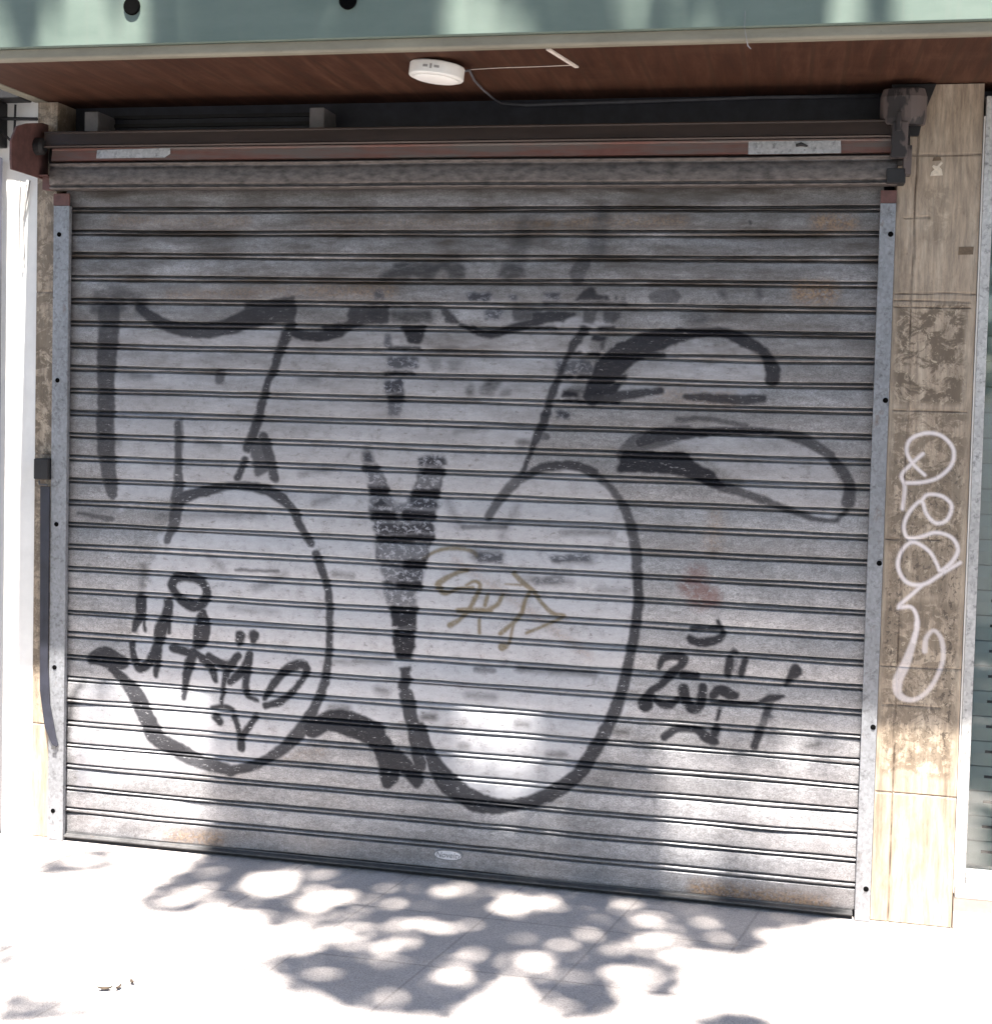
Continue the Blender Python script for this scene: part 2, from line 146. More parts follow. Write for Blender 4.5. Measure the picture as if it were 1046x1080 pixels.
LIT=[[798,-406,807,-446,800,-478,778,-496,748,-493,717,-471,693,-435,682,-394,689,-360,711,-342,743,-345,774,-369],[896,-183,901,-215,893,-242,873,-257,847,-255,821,-238,803,-209,796,-176,804,-149,825,-134,852,-135,878,-154],[1146,-300,1154,-348,1145,-387,1121,-407,1089,-403,1057,-375,1033,-331,1023,-282,1032,-241,1056,-220,1090,-225,1123,-254],[1560,-80,1557,-114,1536,-144,1501,-163,1463,-165,1431,-150,1413,-122,1415,-88,1436,-57,1471,-38,1510,-36,1543,-52],[1712,-203,1712,-230,1703,-252,1686,-264,1667,-262,1650,-247,1640,-223,1640,-196,1649,-173,1665,-161,1685,-163,1702,-179],[1369,-225,1358,-241,1321,-262,1269,-280,1214,-292,1172,-293,1154,-285,1164,-268,1200,-247,1253,-229,1308,-217,1351,-216],[1347,-548,1342,-584,1308,-618,1256,-641,1199,-648,1151,-636,1125,-609,1128,-573,1161,-539,1214,-515,1273,-508,1322,-520],[1468,-656,1470,-678,1463,-697,1450,-706,1433,-705,1418,-693,1407,-673,1405,-651,1412,-632,1425,-622,1442,-624,1458,-636],[1682,-731,1681,-757,1668,-779,1646,-792,1621,-792,1600,-779,1587,-756,1587,-730,1600,-708,1623,-695,1648,-695,1670,-708],[1792,-774,1793,-806,1783,-832,1764,-845,1742,-843,1722,-825,1709,-797,1708,-764,1718,-737,1737,-723,1760,-726,1780,-745],[1116,-581,1114,-588,1104,-596,1088,-602,1070,-605,1056,-604,1050,-599,1052,-591,1062,-583,1078,-577,1096,-574,1110,-575],[1873,-157,1865,-187,1835,-215,1792,-234,1746,-240,1709,-230,1692,-208,1699,-178,1729,-149,1773,-129,1820,-124,1857,-134],[1913,-596,1908,-632,1882,-664,1843,-684,1802,-686,1767,-670,1750,-640,1754,-604,1779,-570,1818,-550,1862,-548,1896,-565],[2084,-681,2078,-694,2060,-708,2034,-718,2007,-722,1986,-719,1978,-709,1983,-696,2001,-682,2027,-672,2055,-668,2075,-671],[1934,-850,1924,-889,1884,-925,1826,-950,1764,-957,1714,-945,1689,-915,1698,-876,1737,-838,1797,-812,1861,-805,1912,-819],[2272,-775,2265,-819,2239,-855,2202,-876,2164,-875,2133,-854,2118,-816,2123,-773,2148,-734,2186,-712,2227,-713,2258,-736],[1975,-366,1972,-379,1961,-391,1944,-399,1926,-400,1913,-395,1906,-385,1909,-371,1920,-359,1937,-351,1955,-350,1969,-355],[2201,-323,2199,-376,2183,-418,2159,-438,2133,-432,2110,-400,2098,-352,2099,-298,2114,-254,2139,-232,2167,-239,2190,-273],[2028,-200,2023,-213,2006,-226,1983,-235,1959,-239,1940,-236,1932,-227,1937,-214,1954,-201,1977,-191,2001,-188,2020,-191],[2087,-40,2084,-57,2074,-71,2060,-80,2044,-80,2031,-72,2025,-57,2028,-40,2037,-26,2053,-17,2068,-17,2081,-26],[530,-480,534,-502,525,-522,505,-534,479,-535,454,-525,437,-506,433,-484,442,-464,463,-452,489,-451,514,-461],[1524,190,1660,193,1661,92,1553,90]]
SEMI=[[1624,-386,1611,-418,1566,-451,1500,-477,1431,-488,1375,-483,1349,-461,1360,-429,1405,-396,1472,-369,1543,-357,1599,-364],[2236,-606,2228,-650,2200,-689,2159,-711,2115,-711,2081,-690,2064,-652,2070,-607,2098,-567,2141,-544,2186,-544,2221,-567],[1011,-211,1016,-272,992,-323,944,-352,885,-352,830,-324,793,-273,784,-212,808,-158,857,-126,919,-126,976,-158],[1487,-578,1475,-605,1431,-633,1368,-657,1301,-669,1248,-667,1223,-650,1233,-624,1277,-594,1341,-570,1410,-558,1463,-561],[257,-157,254,-185,223,-214,170,-236,111,-246,60,-240,32,-221,33,-193,64,-163,117,-141,178,-131,229,-137],[1207,-655,1205,-682,1183,-707,1148,-723,1108,-727,1074,-717,1054,-696,1055,-669,1076,-643,1112,-626,1153,-622,1188,-633],[1954,152,1924,247,2108,245,2143,151],[1399,187,1774,191,1774,93,1441,87],[2109,169,2326,165,2357,-6,2173,-12]]

# ------------------------------------------------------------------ materials
class NT:
    def __init__(s,name):
        s.m=bpy.data.materials.new(name); s.m.use_nodes=True; s.t=s.m.node_tree; s.n=s.t.nodes; s.b=s.n['Principled BSDF']
    def node(s,t,**k):
        n=s.n.new(t)
        for a,v in k.items(): setattr(n,a,v)
        return n
    def link(s,a,b): s.t.links.new(a,b)
    def co(s,scale=(1,1,1),rot=(0,0,0)):
        if not hasattr(s,'tc'): s.tc=s.node('ShaderNodeTexCoord')
        mp=s.node('ShaderNodeMapping'); mp.inputs['Scale'].default_value=scale; mp.inputs['Rotation'].default_value=rot
        s.link(s.tc.outputs['Object'],mp.inputs[0]); return mp.outputs[0]
    def noise(s,scale,detail=4,rough=.6,sc=(1,1,1),dist=0):
        n=s.node('ShaderNodeTexNoise'); n.inputs['Scale'].default_value=scale; n.inputs['Detail'].default_value=detail; n.inputs['Roughness'].default_value=rough; n.inputs['Distortion'].default_value=dist
        s.link(s.co(sc),n.inputs['Vector']); return n.outputs['Fac']
    def voro(s,scale,sc=(1,1,1),feat='F1',out='Color'):
        n=s.node('ShaderNodeTexVoronoi',feature=feat); n.inputs['Scale'].default_value=scale; s.link(s.co(sc),n.inputs['Vector']); return n.outputs[out]
    def ramp(s,fac,*stops):
        r=s.node('ShaderNodeValToRGB'); e=r.color_ramp.elements
        while len(e)<len(stops): e.new(.5)
        for i,(p,c) in enumerate(stops):
            e[i].position=p; e[i].color=(c,c,c,1) if not hasattr(c,'__len__') else (*c,1)
        s.link(fac,r.inputs[0]); return r.outputs[0]
    def mth(s,op,a,b=None,clamp=False):
        n=s.node('ShaderNodeMath',operation=op); n.use_clamp=clamp
        for i,v in enumerate((a,b)):
            if v is None: continue
            if isinstance(v,(int,float)): n.inputs[i].default_value=v
            else: s.link(v,n.inputs[i])
        return n.outputs[0]
    def mix(s,fac,a,b,mode='MIX'):
        n=s.node('ShaderNodeMix',data_type='RGBA',blend_type=mode); n.clamp_factor=True
        for i,v in ((0,fac),(6,a),(7,b)):
            if isinstance(v,(int,float)): n.inputs[i].default_value=v
            elif isinstance(v,tuple): n.inputs[i].default_value=(*v,1)
            else: s.link(v,n.inputs[i])
        return n.outputs[2]
    def attr(s,name):
        n=s.node('ShaderNodeAttribute',attribute_name=name); return n.outputs['Fac']
    def put(s,**k):
        for a,v in k.items():
            i=s.b.inputs[{'base':'Base Color','rough':'Roughness','metal':'Metallic','spec':'Specular IOR Level'}[a]]
            if isinstance(v,(int,float)): i.default_value=v
            elif isinstance(v,tuple): i.default_value=(*v,1)
            else: s.link(v,i)
        return s
    def bump(s,h,strength=.3,dist=.002):
        n=s.node('ShaderNodeBump'); n.inputs['Strength'].default_value=strength; n.inputs['Distance'].default_value=dist; s.link(h,n.inputs['Height']); s.link(n.outputs[0],s.b.inputs['Normal']); return s
def plain(name,c,rough=.6,metal=0.,var=.25,scale=14,sc=(1,1,1),bump=.15):
    t=NT(name); n=t.noise(scale,6,.65,sc)
    lo=tuple(x*(1-var) for x in c); hi=tuple(min(1,x*(1+var)) for x in c)
    t.put(base=t.ramp(n,(.3,lo),(.7,hi)),rough=rough,metal=metal)
    if bump: t.bump(t.noise(scale*9,3),bump,.001)
    return t.m
def edge_wear(t,mask,scale,lo,hi):     # break a painted mask up with flaking
    n=t.noise(scale,6,.72)
    return t.mth('MULTIPLY',mask,t.ramp(n,(lo,0.),(hi,1.)))
# galvanised slats
t=NT('galvanised_slats')
sp=t.voro(75,(.8,1,1.3)); spv=t.mth('ADD',t.mth('MULTIPLY',sp,.5),.25) if False else t.ramp(sp,(0,.8),(1,1.15))
fine=t.ramp(t.noise(230,4,.8,(.9,1,1.3)),(.34,.5),(.66,1.3)); cloud=t.ramp(t.noise(4.,6,.68,(1,1,1.6)),(.3,.68),(.7,1.2)); streak=t.ramp(t.noise(30,6,.75,(.14,1,1.5)),(.3,.74),(.75,1.16))
base=t.mix(1.,(.352,.346,.358),spv,'MULTIPLY'); base=t.mix(1.,base,fine,'MULTIPLY'); base=t.mix(1.,base,cloud,'MULTIPLY'); base=t.mix(.8,base,streak,'MULTIPLY')
slat=t.attr('slat_tone'); base=t.mix(1.,base,t.ramp(slat,(0,(.84,.84,.84)),(1,(1.12,1.12,1.12))),'MULTIPLY')
worm=t.ramp(t.voro(150,(1,1,1.5),'DISTANCE_TO_EDGE','Distance'),(.02,0.),(.14,1.)); wz=t.ramp(t.noise(3.,4,.6,(.8,1,2.6)),(.52,0.),(.68,1.))
base=t.mix(t.mth('MULTIPLY',t.mth('SUBTRACT',1.,worm),t.mth('MULTIPLY',wz,.7)),base,(.11,.11,.115))
fill=edge_wear(t,t.attr('silver_paint'),16,.28,.5); base=t.mix(t.mth('MULTIPLY',fill,.9),base,t.mix(1.,(.43,.432,.462),t.ramp(t.noise(60,5,.7,(.5,1,1.2)),(.3,.86),(.7,1.06)),'MULTIPLY'))
dirt_shade=t.attr('grime_shade'); dn=t.ramp(t.noise(9,6,.7,(.35,1,1.6)),(.3,.15),(.66,1.)); base=t.mix(t.mth('MULTIPLY',dirt_shade,dn),base,(.06,.049,.042))
rsp=t.ramp(t.noise(70,4,.7,(.5,1,1)),(.60,0.),(.68,1.)); base=t.mix(t.mth('MULTIPLY',rsp,.5),base,(.10,.085,.08))
rust=edge_wear(t,t.attr('rust'),90,.36,.5); base=t.mix(t.mth('MULTIPLY',rust,.85),base,t.ramp(t.noise(130,3),(.4,(.075,.04,.022)),(.6,(.24,.14,.06))))
redm=edge_wear(t,t.attr('red_paint'),45,.36,.5); base=t.mix(t.mth('MULTIPLY',redm,.7),base,(.13,.045,.035))
brn=t.attr('tan_ink'); base=t.mix(t.mth('MULTIPLY',brn,t.ramp(t.noise(90,3),(.2,.6),(.5,1.))),base,(.12,.085,.03))
smn=t.ramp(t.noise(34,6,.75,(.5,1,1.4)),(.25,.3),(.55,1.)); base=t.mix(t.mth('MULTIPLY',t.mth('MULTIPLY',t.attr('smudge'),smn),2.3,True),base,(.03,.028,.03))
fkn=t.ramp(t.noise(62,6,.72,(.8,1,1.1),.5),(.40,0.),(.50,1.)); base=t.mix(t.mth('MULTIPLY',t.attr('flake'),.55),base,(.14,.15,.19)); base=t.mix(t.mth('MULTIPLY',t.mth('POWER',t.attr('flake'),.6),fkn),base,(.014,.014,.02))
ink=t.attr('ink'); wear=t.ramp(t.noise(100,7,.78,(.5,1,1.4)),(.26,.72),(.44,1.)); chips=t.ramp(t.noise(75,6,.78,(.55,1,1.5)),(.60,1.),(.64,.12)); ink=t.mth('POWER',ink,.7)
ink=t.mth('MULTIPLY',t.mth('MULTIPLY',ink,wear),chips); base=t.mix(ink,base,(.010,.010,.014)); t.put(spec=t.mth('SUBTRACT',.5,t.mth('MULTIPLY',ink,.35)))
paint=t.mth('MAXIMUM',t.mth('MULTIPLY',ink,.9),t.mth('MAXIMUM',rust,t.mth('MULTIPLY',fill,.35)))
t.put(base=base,metal=t.mth('MULTIPLY',t.mth('SUBTRACT',1.,paint,True),.42),rough=t.ramp(t.noise(20,5),(.3,.42),(.7,.58)))
t.bump(t.noise(45,4,.6,(.5,1,1)),.12,.003); M_SLAT=t.m
def galv(name,c,metal=.45):
    t=NT(name); a=t.ramp(t.voro(130,(1,1,.8)),(0,.78),(1,1.12)); b=t.ramp(t.noise(7,6,.65,(1,1,.6)),(.3,.8),(.72,1.12)); d=t.ramp(t.noise(50,5,.7),(.54,0.),(.68,1.))
    base=t.mix(1.,t.mix(1.,c,a,'MULTIPLY'),b,'MULTIPLY'); base=t.mix(t.mth('MULTIPLY',d,.65),base,(.07,.068,.07))
    rb=t.ramp(t.noise(13,6,.75,(1,1,.5)),(.61,0.),(.7,1.)); base=t.mix(t.mth('MULTIPLY',rb,.6),base,(.12,.075,.05)); t.put(base=base,metal=metal,rough=t.ramp(t.noise(30,4),(.3,.4),(.7,.62))); t.bump(t.noise(25,4),.15,.003); return t.m
M_GUIDE=galv('galvanised_guide',(.25,.256,.272)); M_BAR=galv('galvanised_bar',(.10,.098,.10))
M_PATCH=galv('bright_tin_patch',(.55,.54,.53),.5)
M_ROLL_DARK=plain('dark_grimy_steel',(.105,.088,.08),.6,.25,.35,10,(.25,1,1.5))
M_WRAP=plain('sooty_galvanised',(.10,.086,.08),.5,.3,.6,60,(.45,1,1.),.4)
M_BROWN=plain('dark_brown_paint',(.05,.036,.031),.55,.1,.35,12,(.15,1,1))
t=NT('worn_red_slat'); n=t.ramp(t.noise(9,6,.7,(.25,1,3)),(.42,0.),(.58,1.)); t.put(base=t.mix(n,(.13,.108,.098),t.mix(t.noise(30,4),(.12,.05,.04),(.2,.09,.07))),rough=.6,metal=.1); t.bump(t.noise(60,4),.2,.001); M_RED=t.m
M_REDPLATE=plain('red_oxide_plate',(.10,.047,.042),.65,.1,.4,22)
M_BLACKISH=plain('blackened_steel',(.014,.013,.014),.6,.2,.4,20)
M_HOLE=plain('dark_hole',(.004,.004,.004),1.,0,.1,20,bump=0); M_HOLE.node_tree.nodes['Principled BSDF'].inputs['Specular IOR Level'].default_value=0
t=NT('peeling_bracket'); n=t.ramp(t.noise(24,3,.5,(1,1,.5)),(.47,0.),(.52,1.)); t.put(base=t.mix(n,(.018,.015,.016),(.085,.066,.062)),rough=.7); M_PEEL=t.m
# stone facing
t=NT('travertine_facing')
v=t.noise(9,6,.65,(2.2,1,.28),.6); vf=t.noise(60,5,.7,(1.6,1,.2)); base=t.ramp(v,(.25,(.21,.16,.115)),(.5,(.345,.275,.205)),(.75,(.48,.405,.315)))
base=t.mix(1.,base,t.ramp(vf,(.3,.6),(.7,1.2)),'MULTIPLY'); pit=t.ramp(t.noise(95,5,.75,(1.2,1,.5)),(.64,0.),(.71,1.)); base=t.mix(t.mth('MULTIPLY',pit,.55),base,(.09,.06,.04))
vein=t.ramp(t.noise(5.5,4,.6,(1.6,1,.6),2.2),(.47,0.),(.495,1.),(.52,0.)); base=t.mix(t.mth('MULTIPLY',vein,.16),base,(.14,.09,.055))
res=t.attr('glue_dark'); g1=t.ramp(t.noise(16,6,.72,(1,1,1.2),.6),(.44,0.),(.52,1.)); g2=t.ramp(t.noise(40,6,.75,(1,1,1),1.),(.585,0.),(.63,1.))
base=t.mix(t.mth('MULTIPLY',res,t.mth('MULTIPLY',g1,.85)),base,(.085,.06,.038)); base=t.mix(t.mth('MULTIPLY',res,t.mth('MULTIPLY',g2,.6)),base,(.52,.44,.33))
fl=t.attr('flecks'); g3=t.ramp(t.noise(62,5,.75,(1.2,1,.9),.8),(.54,0.),(.585,1.)); base=t.mix(t.mth('MULTIPLY',fl,t.mth('MULTIPLY',g3,.85)),base,(.055,.04,.028))
sm=t.attr('seam'); base=t.mix(t.mth('MULTIPLY',sm,t.ramp(t.noise(30,4,.6,(1,1,.8)),(.34,.15),(.6,1.))),base,(.05,.032,.022))
tagp=edge_wear(t,t.attr('white_paint'),110,.22,.4); base=t.mix(tagp,base,(.74,.68,.68))
t.put(base=base,rough=t.ramp(vf,(.3,.45),(.7,.7))); t.bump(t.noise(90,5,.7,(1,1,.5)),.3,.0015); M_STONE=t.m
# plaster, concrete, canopy
M_WHITE=plain('white_render',(.72,.71,.69),.85,0,.08,7,bump=.4)
M_FACADE=plain('beige_render',(.42,.38,.32),.9,0,.15,5,bump=.4)
t=NT('pale_green_fascia_paint'); n=t.noise(5,6,.65,(.6,1,1.6)); base=t.ramp(n,(.3,(.10,.138,.115)),(.7,(.14,.18,.152))); st=t.ramp(t.noise(34,5,.7,(1.4,1,.12)),(.5,0.),(.75,1.)); base=t.mix(t.mth('MULTIPLY',st,.4),base,(.14,.16,.14)); t.put(base=base,rough=.5); t.bump(t.noise(3,3),.2,.01); M_GREEN=t.m
t=NT('dirty_cream_lip'); n=t.noise(8,6,.7,(.3,1,1)); base=t.ramp(n,(.3,(.15,.138,.105)),(.7,(.25,.235,.18))); sp=t.ramp(t.noise(50,4,.7),(.62,0.),(.74,1.)); t.put(base=t.mix(t.mth('MULTIPLY',sp,.5),base,(.12,.1,.07)),rough=.6); M_LIP=t.m
t=NT('varnished_soffit_boards')
w=t.node('ShaderNodeTexWave',wave_type='BANDS',bands_direction='X'); w.inputs['Scale'].default_value=3.2; w.inputs['Distortion'].default_value=.4; w.inputs['Detail'].default_value=2; t.link(t.co((1,.12,1)),w.inputs[0])
gr=t.noise(18,6,.7,(1.3,.12,1),.4); base=t.ramp(gr,(.25,(.028,.012,.0073)),(.5,(.05,.0205,.0118)),(.75,(.085,.04,.025)))
wh=t.ramp(t.noise(3.5,5,.7,(.8,1.4,1)),(.5,0.),(.78,1.)); base=t.mix(t.mth('MULTIPLY',wh,.4),base,(.10,.052,.034)); base=t.mix(t.mth('MULTIPLY',t.ramp(w.outputs['Fac'],(.02,1.),(.06,0.)),.6),base,(.04,.02,.012))
t.put(base=base,rough=.7,spec=.15); t.bump(gr,.2,.002); M_WOOD=t.m
# pavement
t=NT('paving_tiles')
n1=t.noise(260,4,.8); n2=t.noise(3,5,.6); base=t.ramp(n1,(.34,(.25,.218,.205)),(.5,(.445,.40,.38)),(.66,(.61,.56,.53))); base=t.mix(1.,base,t.ramp(n2,(.3,.86),(.7,1.08)),'MULTIPLY')
br=t.node('ShaderNodeTexBrick'); br.offset=0; br.inputs['Scale'].default_value=1; br.inputs['Mortar Size'].default_value=.0045; br.inputs['Mortar Smooth'].default_value=.2; br.inputs['Brick Width'].default_value=.39; br.inputs['Row Height'].default_value=.39
sx=t.node('ShaderNodeSeparateXYZ'); t.link(t.tc.outputs['Object'],sx.inputs[0]); cx=t.node('ShaderNodeCombineXYZ'); t.link(t.mth('ADD',t.mth('MULTIPLY',sx.outputs[1],-.22),t.mth('ADD',sx.outputs[0],-.147)),cx.inputs[0]); t.link(t.mth('ADD',sx.outputs[1],-.065),cx.inputs[1]); t.link(cx.outputs[0],br.inputs['Vector'])
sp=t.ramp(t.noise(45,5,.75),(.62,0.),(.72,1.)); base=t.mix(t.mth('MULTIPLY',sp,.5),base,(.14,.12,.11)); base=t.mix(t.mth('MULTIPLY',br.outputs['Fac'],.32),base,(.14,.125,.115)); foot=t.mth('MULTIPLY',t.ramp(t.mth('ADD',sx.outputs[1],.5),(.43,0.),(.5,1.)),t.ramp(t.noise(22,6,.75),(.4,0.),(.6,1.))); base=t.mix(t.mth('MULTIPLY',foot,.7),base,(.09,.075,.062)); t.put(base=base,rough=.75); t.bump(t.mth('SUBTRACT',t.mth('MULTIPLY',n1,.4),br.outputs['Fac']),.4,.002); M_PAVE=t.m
M_ASPHALT=plain('asphalt',(.055,.055,.057),.9,0,.3,60,bump=.5); M_KERB=plain('granite_kerb',(.33,.32,.31),.8,0,.2,80,bump=.3)
M_PLASTIC=plain('white_plastic',(.74,.73,.70),.4,0,.04,5,bump=0); M_DIFF=plain('frosted_diffuser',(.82,.81,.78),.5,0,.03,5,bump=0); M_SLOT=plain('grey_print',(.3,.29,.28),.6,0,.1,5,bump=0)
M_CABLE=plain('grey_cable',(.10,.10,.11),.6,0,.2,30,bump=0); M_PALE=plain('pale_wire',(.62,.56,.5),.6,0,.15,40,bump=0)
M_NAVY=plain('dark_navy_paint',(.02,.021,.031),.5,.1,.4,15); M_BADGE=plain('pale_pressed_badge',(.62,.61,.63),.45,.3,.2,40); M_BADGE_INK=plain('badge_ground',(.2,.2,.21),.6,.2,.2,40)
M_FRAME=galv('aluminium_frame',(.46,.45,.44),.4); M_PLINTH=plain('pale_plinth',(.5,.45,.4),.8,0,.15,20)
M_INNER=plain('pale_green_slats',(.40,.44,.43),.5,.1,.12,14); M_PAPER=plain('sticker_paper',(.6,.53,.43),.8,0,.2,90,bump=0); M_LEAFDRY=plain('dry_leaf_brown',(.03,.02,.012),.9,0,.4,90,bump=0); M_STKDK=plain('sticker_brown',(.12,.085,.055),.8,0,.3,60,bump=0)
t=NT('window_glass'); t.n.remove(t.b); tr=t.node('ShaderNodeBsdfTransparent'); tr.inputs[0].default_value=(.86,.89,.88,1); gl=t.node('ShaderNodeBsdfGlossy'); gl.inputs['Roughness'].default_value=.04; fr=t.node('ShaderNodeFresnel'); fr.inputs[0].default_value=1.5
mx=t.node('ShaderNodeMixShader'); t.link(t.mth('ADD',fr.outputs[0],.04),mx.inputs[0]); t.link(tr.outputs[0],mx.inputs[1]); t.link(gl.outputs[0],mx.inputs[2]); t.link(mx.outputs[0],t.n['Material Output'].inputs[0]); M_GLASS=t.m
t=NT('tree_leaves'); n=t.noise(1.7,4); base=t.ramp(n,(.3,(.035,.075,.018)),(.7,(.085,.13,.035))); t.put(base=base,rough=.5); M_LEAF=t.m
M_BARK=plain('tree_bark',(.13,.10,.075),.9,0,.4,12,(1,1,.25),.6)
# ------------------------------------------------------------------ ground
GZ=-.045
tag(MB().box(-400,400,-400,400,-1.,GZ-.13).build('ground',M_ASPHALT),'grey asphalt ground around the pavement','ground',kind='structure')
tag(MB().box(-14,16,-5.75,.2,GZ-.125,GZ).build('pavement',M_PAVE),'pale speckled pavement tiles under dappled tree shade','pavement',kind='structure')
tag(MB().box(-14,16,-5.95,-5.752,GZ-.128,GZ+.004).build('kerb',M_KERB,bevel=.01),'pale granite kerb stone strip at the road edge','kerb',kind='structure')
# ------------------------------------------------------------------ roller shutter
W=2.777; PITCH=.08; Z0=2.22           # joint k lies at z = Z0 - k*PITCH
sh=thing('roller_shutter','closed galvanised roller shutter covered in black graffiti outlines and tags','roller shutter',(W/2,0,GZ))
prof=[]                                # (z offset from joint, y)
jt=[(.0122,-.0012),(.0112,.001),(.0104,.012),(.0080,.018),(.0054,.014),(.0046,.004),(.0028,-.0018),(0,-.003),(-.0028,-.0018),(-.0046,.004),(-.0054,.014),(-.0080,.018),(-.0104,.012),(-.0112,.001),(-.0122,-.0012)]
rows_z=[];rows_y=[];rows_s=[]
flat=np.linspace(-.0122,-PITCH+.0122,21)[1:-1]
ztop=Z0+PITCH-.004
for zz in np.linspace(ztop,Z0+.0122,21)[:-1]: rows_z.append(zz); rows_y.append(-.0025*math.sin(math.pi*(zz-Z0)/PITCH)); rows_s.append(-1)
for k in range(28):
    for dz,y in jt: rows_z.append(Z0-k*PITCH+dz); rows_y.append(y); rows_s.append(k if dz<0 else k-1)
    if k<27:
        for dz in flat: rows_z.append(Z0-k*PITCH+dz); rows_y.append(-.0025*math.sin(math.pi*-dz/PITCH)); rows_s.append(k)
for zz in np.linspace(Z0-27*PITCH-.0122,-.018,22)[1:]: rows_z.append(zz); rows_y.append(-.001); rows_s.append(27)
Zr=np.array(rows_z); Yr=np.array(rows_y); Sr=np.array(rows_s)
NC=880; Xc=np.linspace(-.012,W+.012,NC)
def smooth_noise(n,step,amp):
    k=int(n/step)+3; a=RNG.normal(0,amp,k); x=np.arange(n)/step; i=x.astype(int); f=x-i; f=f*f*(3-2*f); return a[i]*(1-f)+a[i+1]*f
dz=np.zeros((len(Zr),NC)); dy=np.zeros((len(Zr),NC)); tone=np.zeros((len(Zr),NC),np.float32)
for s in range(-1,28):
    r=np.where(Sr==s)[0]
    wob=smooth_noise(NC,150,.0014)+smooth_noise(NC,40,.0004); wy=smooth_noise(NC,60,.0016)+RNG.normal(0,.0005); tilt=RNG.normal(0,.03)+smooth_noise(NC,110,.022)
    zc=Zr[r].mean()
    dz[r]=wob[None,:]; dy[r]=wy[None,:]+(Zr[r]-zc)[:,None]*tilt[None,:]; tone[r]=np.clip(.5+RNG.normal(0,.22)+smooth_noise(NC,240,.15),0,1)[None,:]
V=np.zeros((len(Zr),NC,3),np.float32); V[...,0]=Xc[None,:]; V[...,1]=Yr[:,None]+dy; V[...,2]=Zr[:,None]+dz
WP=hand_warp(len(Zr),NC,.0022)
ink=np.maximum(mask_strokes(Xc,Zr,INK,.004,WP),mask_polys(Xc,Zr,INKP,2,WP))
smg=np.maximum(mask_strokes(Xc,Zr,SMUDGE,.013),mask_polys(Xc,Zr,SMUDGEP,9,[w*2.5 for w in WP])); flk=mask_polys(Xc,Zr,FLAKE,4,[w*1.5 for w in WP])
fillm=mask_polys(Xc,Zr,FILL,6,[w*4 for w in WP]); rustm=mask_strokes(Xc,Zr,RUST[:9]+RUST[12:],.02); redm=mask_strokes(Xc,Zr,[RUST[10],RUST[11]],.016); tanm=mask_strokes(Xc,Zr,TAN,.0035)
grime_shade=(np.clip((Zr-1.05)/1.1,0,1)**.8)[:,None]*np.ones((1,NC))+np.clip((.06-Zr)/.1,0,.3)[:,None]  # soiling, plus shade painted in to darken the upper slats
for s in range(-1,28):                                         # extra darkening along each lock seam
    r=np.where(Sr==s)[0]; zt=Zr[r]; e=np.minimum(zt.max()-zt,zt-zt.min()); grime_shade[r]+=(.28*np.clip(1-e/.014,0,1))[:,None]
cur=grid_mesh('curtain',V.reshape(-1,3),len(Zr),NC,M_SLAT,sh,dict(ink=ink,smudge=smg,flake=flk,silver_paint=fillm,rust=rustm,red_paint=redm,tan_ink=tanm,grime_shade=grime_shade,slat_tone=tone))
so=cur.modifiers.new('thickness','SOLIDIFY'); so.thickness=.0012; so.offset=-1
MB().prism_x([(-.004,-.019),(-.004,-.023),(-.026,-.026),(-.026,-.031),(.022,-.031),(.022,-.019)],.004,W-.004).build('bottom_rail',M_BAR,sh,bevel=.001)
MB().box(.004,W-.004,-.012,.016,-.0425,-.0315).build('rubber_seal',M_BLACKISH,sh)
# wrapped rows on the drum: broad row, worn red row, dark cover row
def wrap(prof_,x0,x1,name,m):
    n=120; P=np.array(prof_); V=np.zeros((len(P),n,3),np.float32); V[...,0]=np.linspace(x0,x1,n)[None,:]; w=smooth_noise(n,16,.0012)
    V[...,1]=P[:,0:1]+w[None,:]; V[...,2]=P[:,1:2]+smooth_noise(n,20,.0007)[None,:]
    o=grid_mesh(name,V.reshape(-1,3),len(P),n,m,sh,dict(slat_tone=np.full((len(P),n),.32),grime_shade=np.full((len(P),n),.9))); q=o.modifiers.new('thickness','SOLIDIFY'); q.thickness=.003; q.offset=-1; return o
wrap([(-.052,2.374),(-.082,2.373),(-.085,2.371),(-.085,2.368),(-.082,2.366),(-.078,2.364),(-.074,2.36),(-.077,2.356)]+[(-.079-.003*math.sin(math.pi*k/9),2.352-.052*k/9) for k in range(10)]+[(-.074,2.297),(-.07,2.294),(-.078,2.291),(-.081,2.288),(-.08,2.285),(-.072,2.283),(-.03,2.283)],-.036,2.822,'wrapped_row',M_WRAP)
MB().prism_x([(-.07,2.379),(-.081,2.382),(-.073,2.418),(-.076,2.421),(-.076,2.425),(-.066,2.425),(-.06,2.379)],-.03,2.80).build('red_row',M_RED,sh)
MB().prism_x([(-.055,2.429),(-.09,2.427),(-.094,2.431),(-.088,2.436),(-.074,2.476),(-.078,2.48),(-.076,2.484),(-.04,2.486),(-.03,2.44)],-.06,2.80).build('cover_row',M_BROWN,sh)
MB().tube([(-.06,.01,2.40),(2.86,.01,2.40)],.055,20).build('drum',M_BLACKISH,sh,smooth=True)
for x0,x1,za,zb,tl in ((.143,.418,2.388,2.422,.012),(2.369,2.652,2.379,2.424,0)):
    b=MB().prism_y([(x0,za),(x1-.02*(tl>0),za+.001),(x1,za+.014),(x1-.002,zb),(x0,zb-tl*.3)],0,.0015).build('tin_patch',M_PATCH,sh,bevel=.0005)
    for vtx in b.data.vertices: vtx.co.y+= -.0835+ (vtx.co.z-za)*.2+.0001
MB().tube([(2.515,-.0815,2.405),(2.53,-.083,2.409),(2.55,-.0815,2.403)],[.004,.007,.003],8).build('rivet',M_BLACKISH,sh)
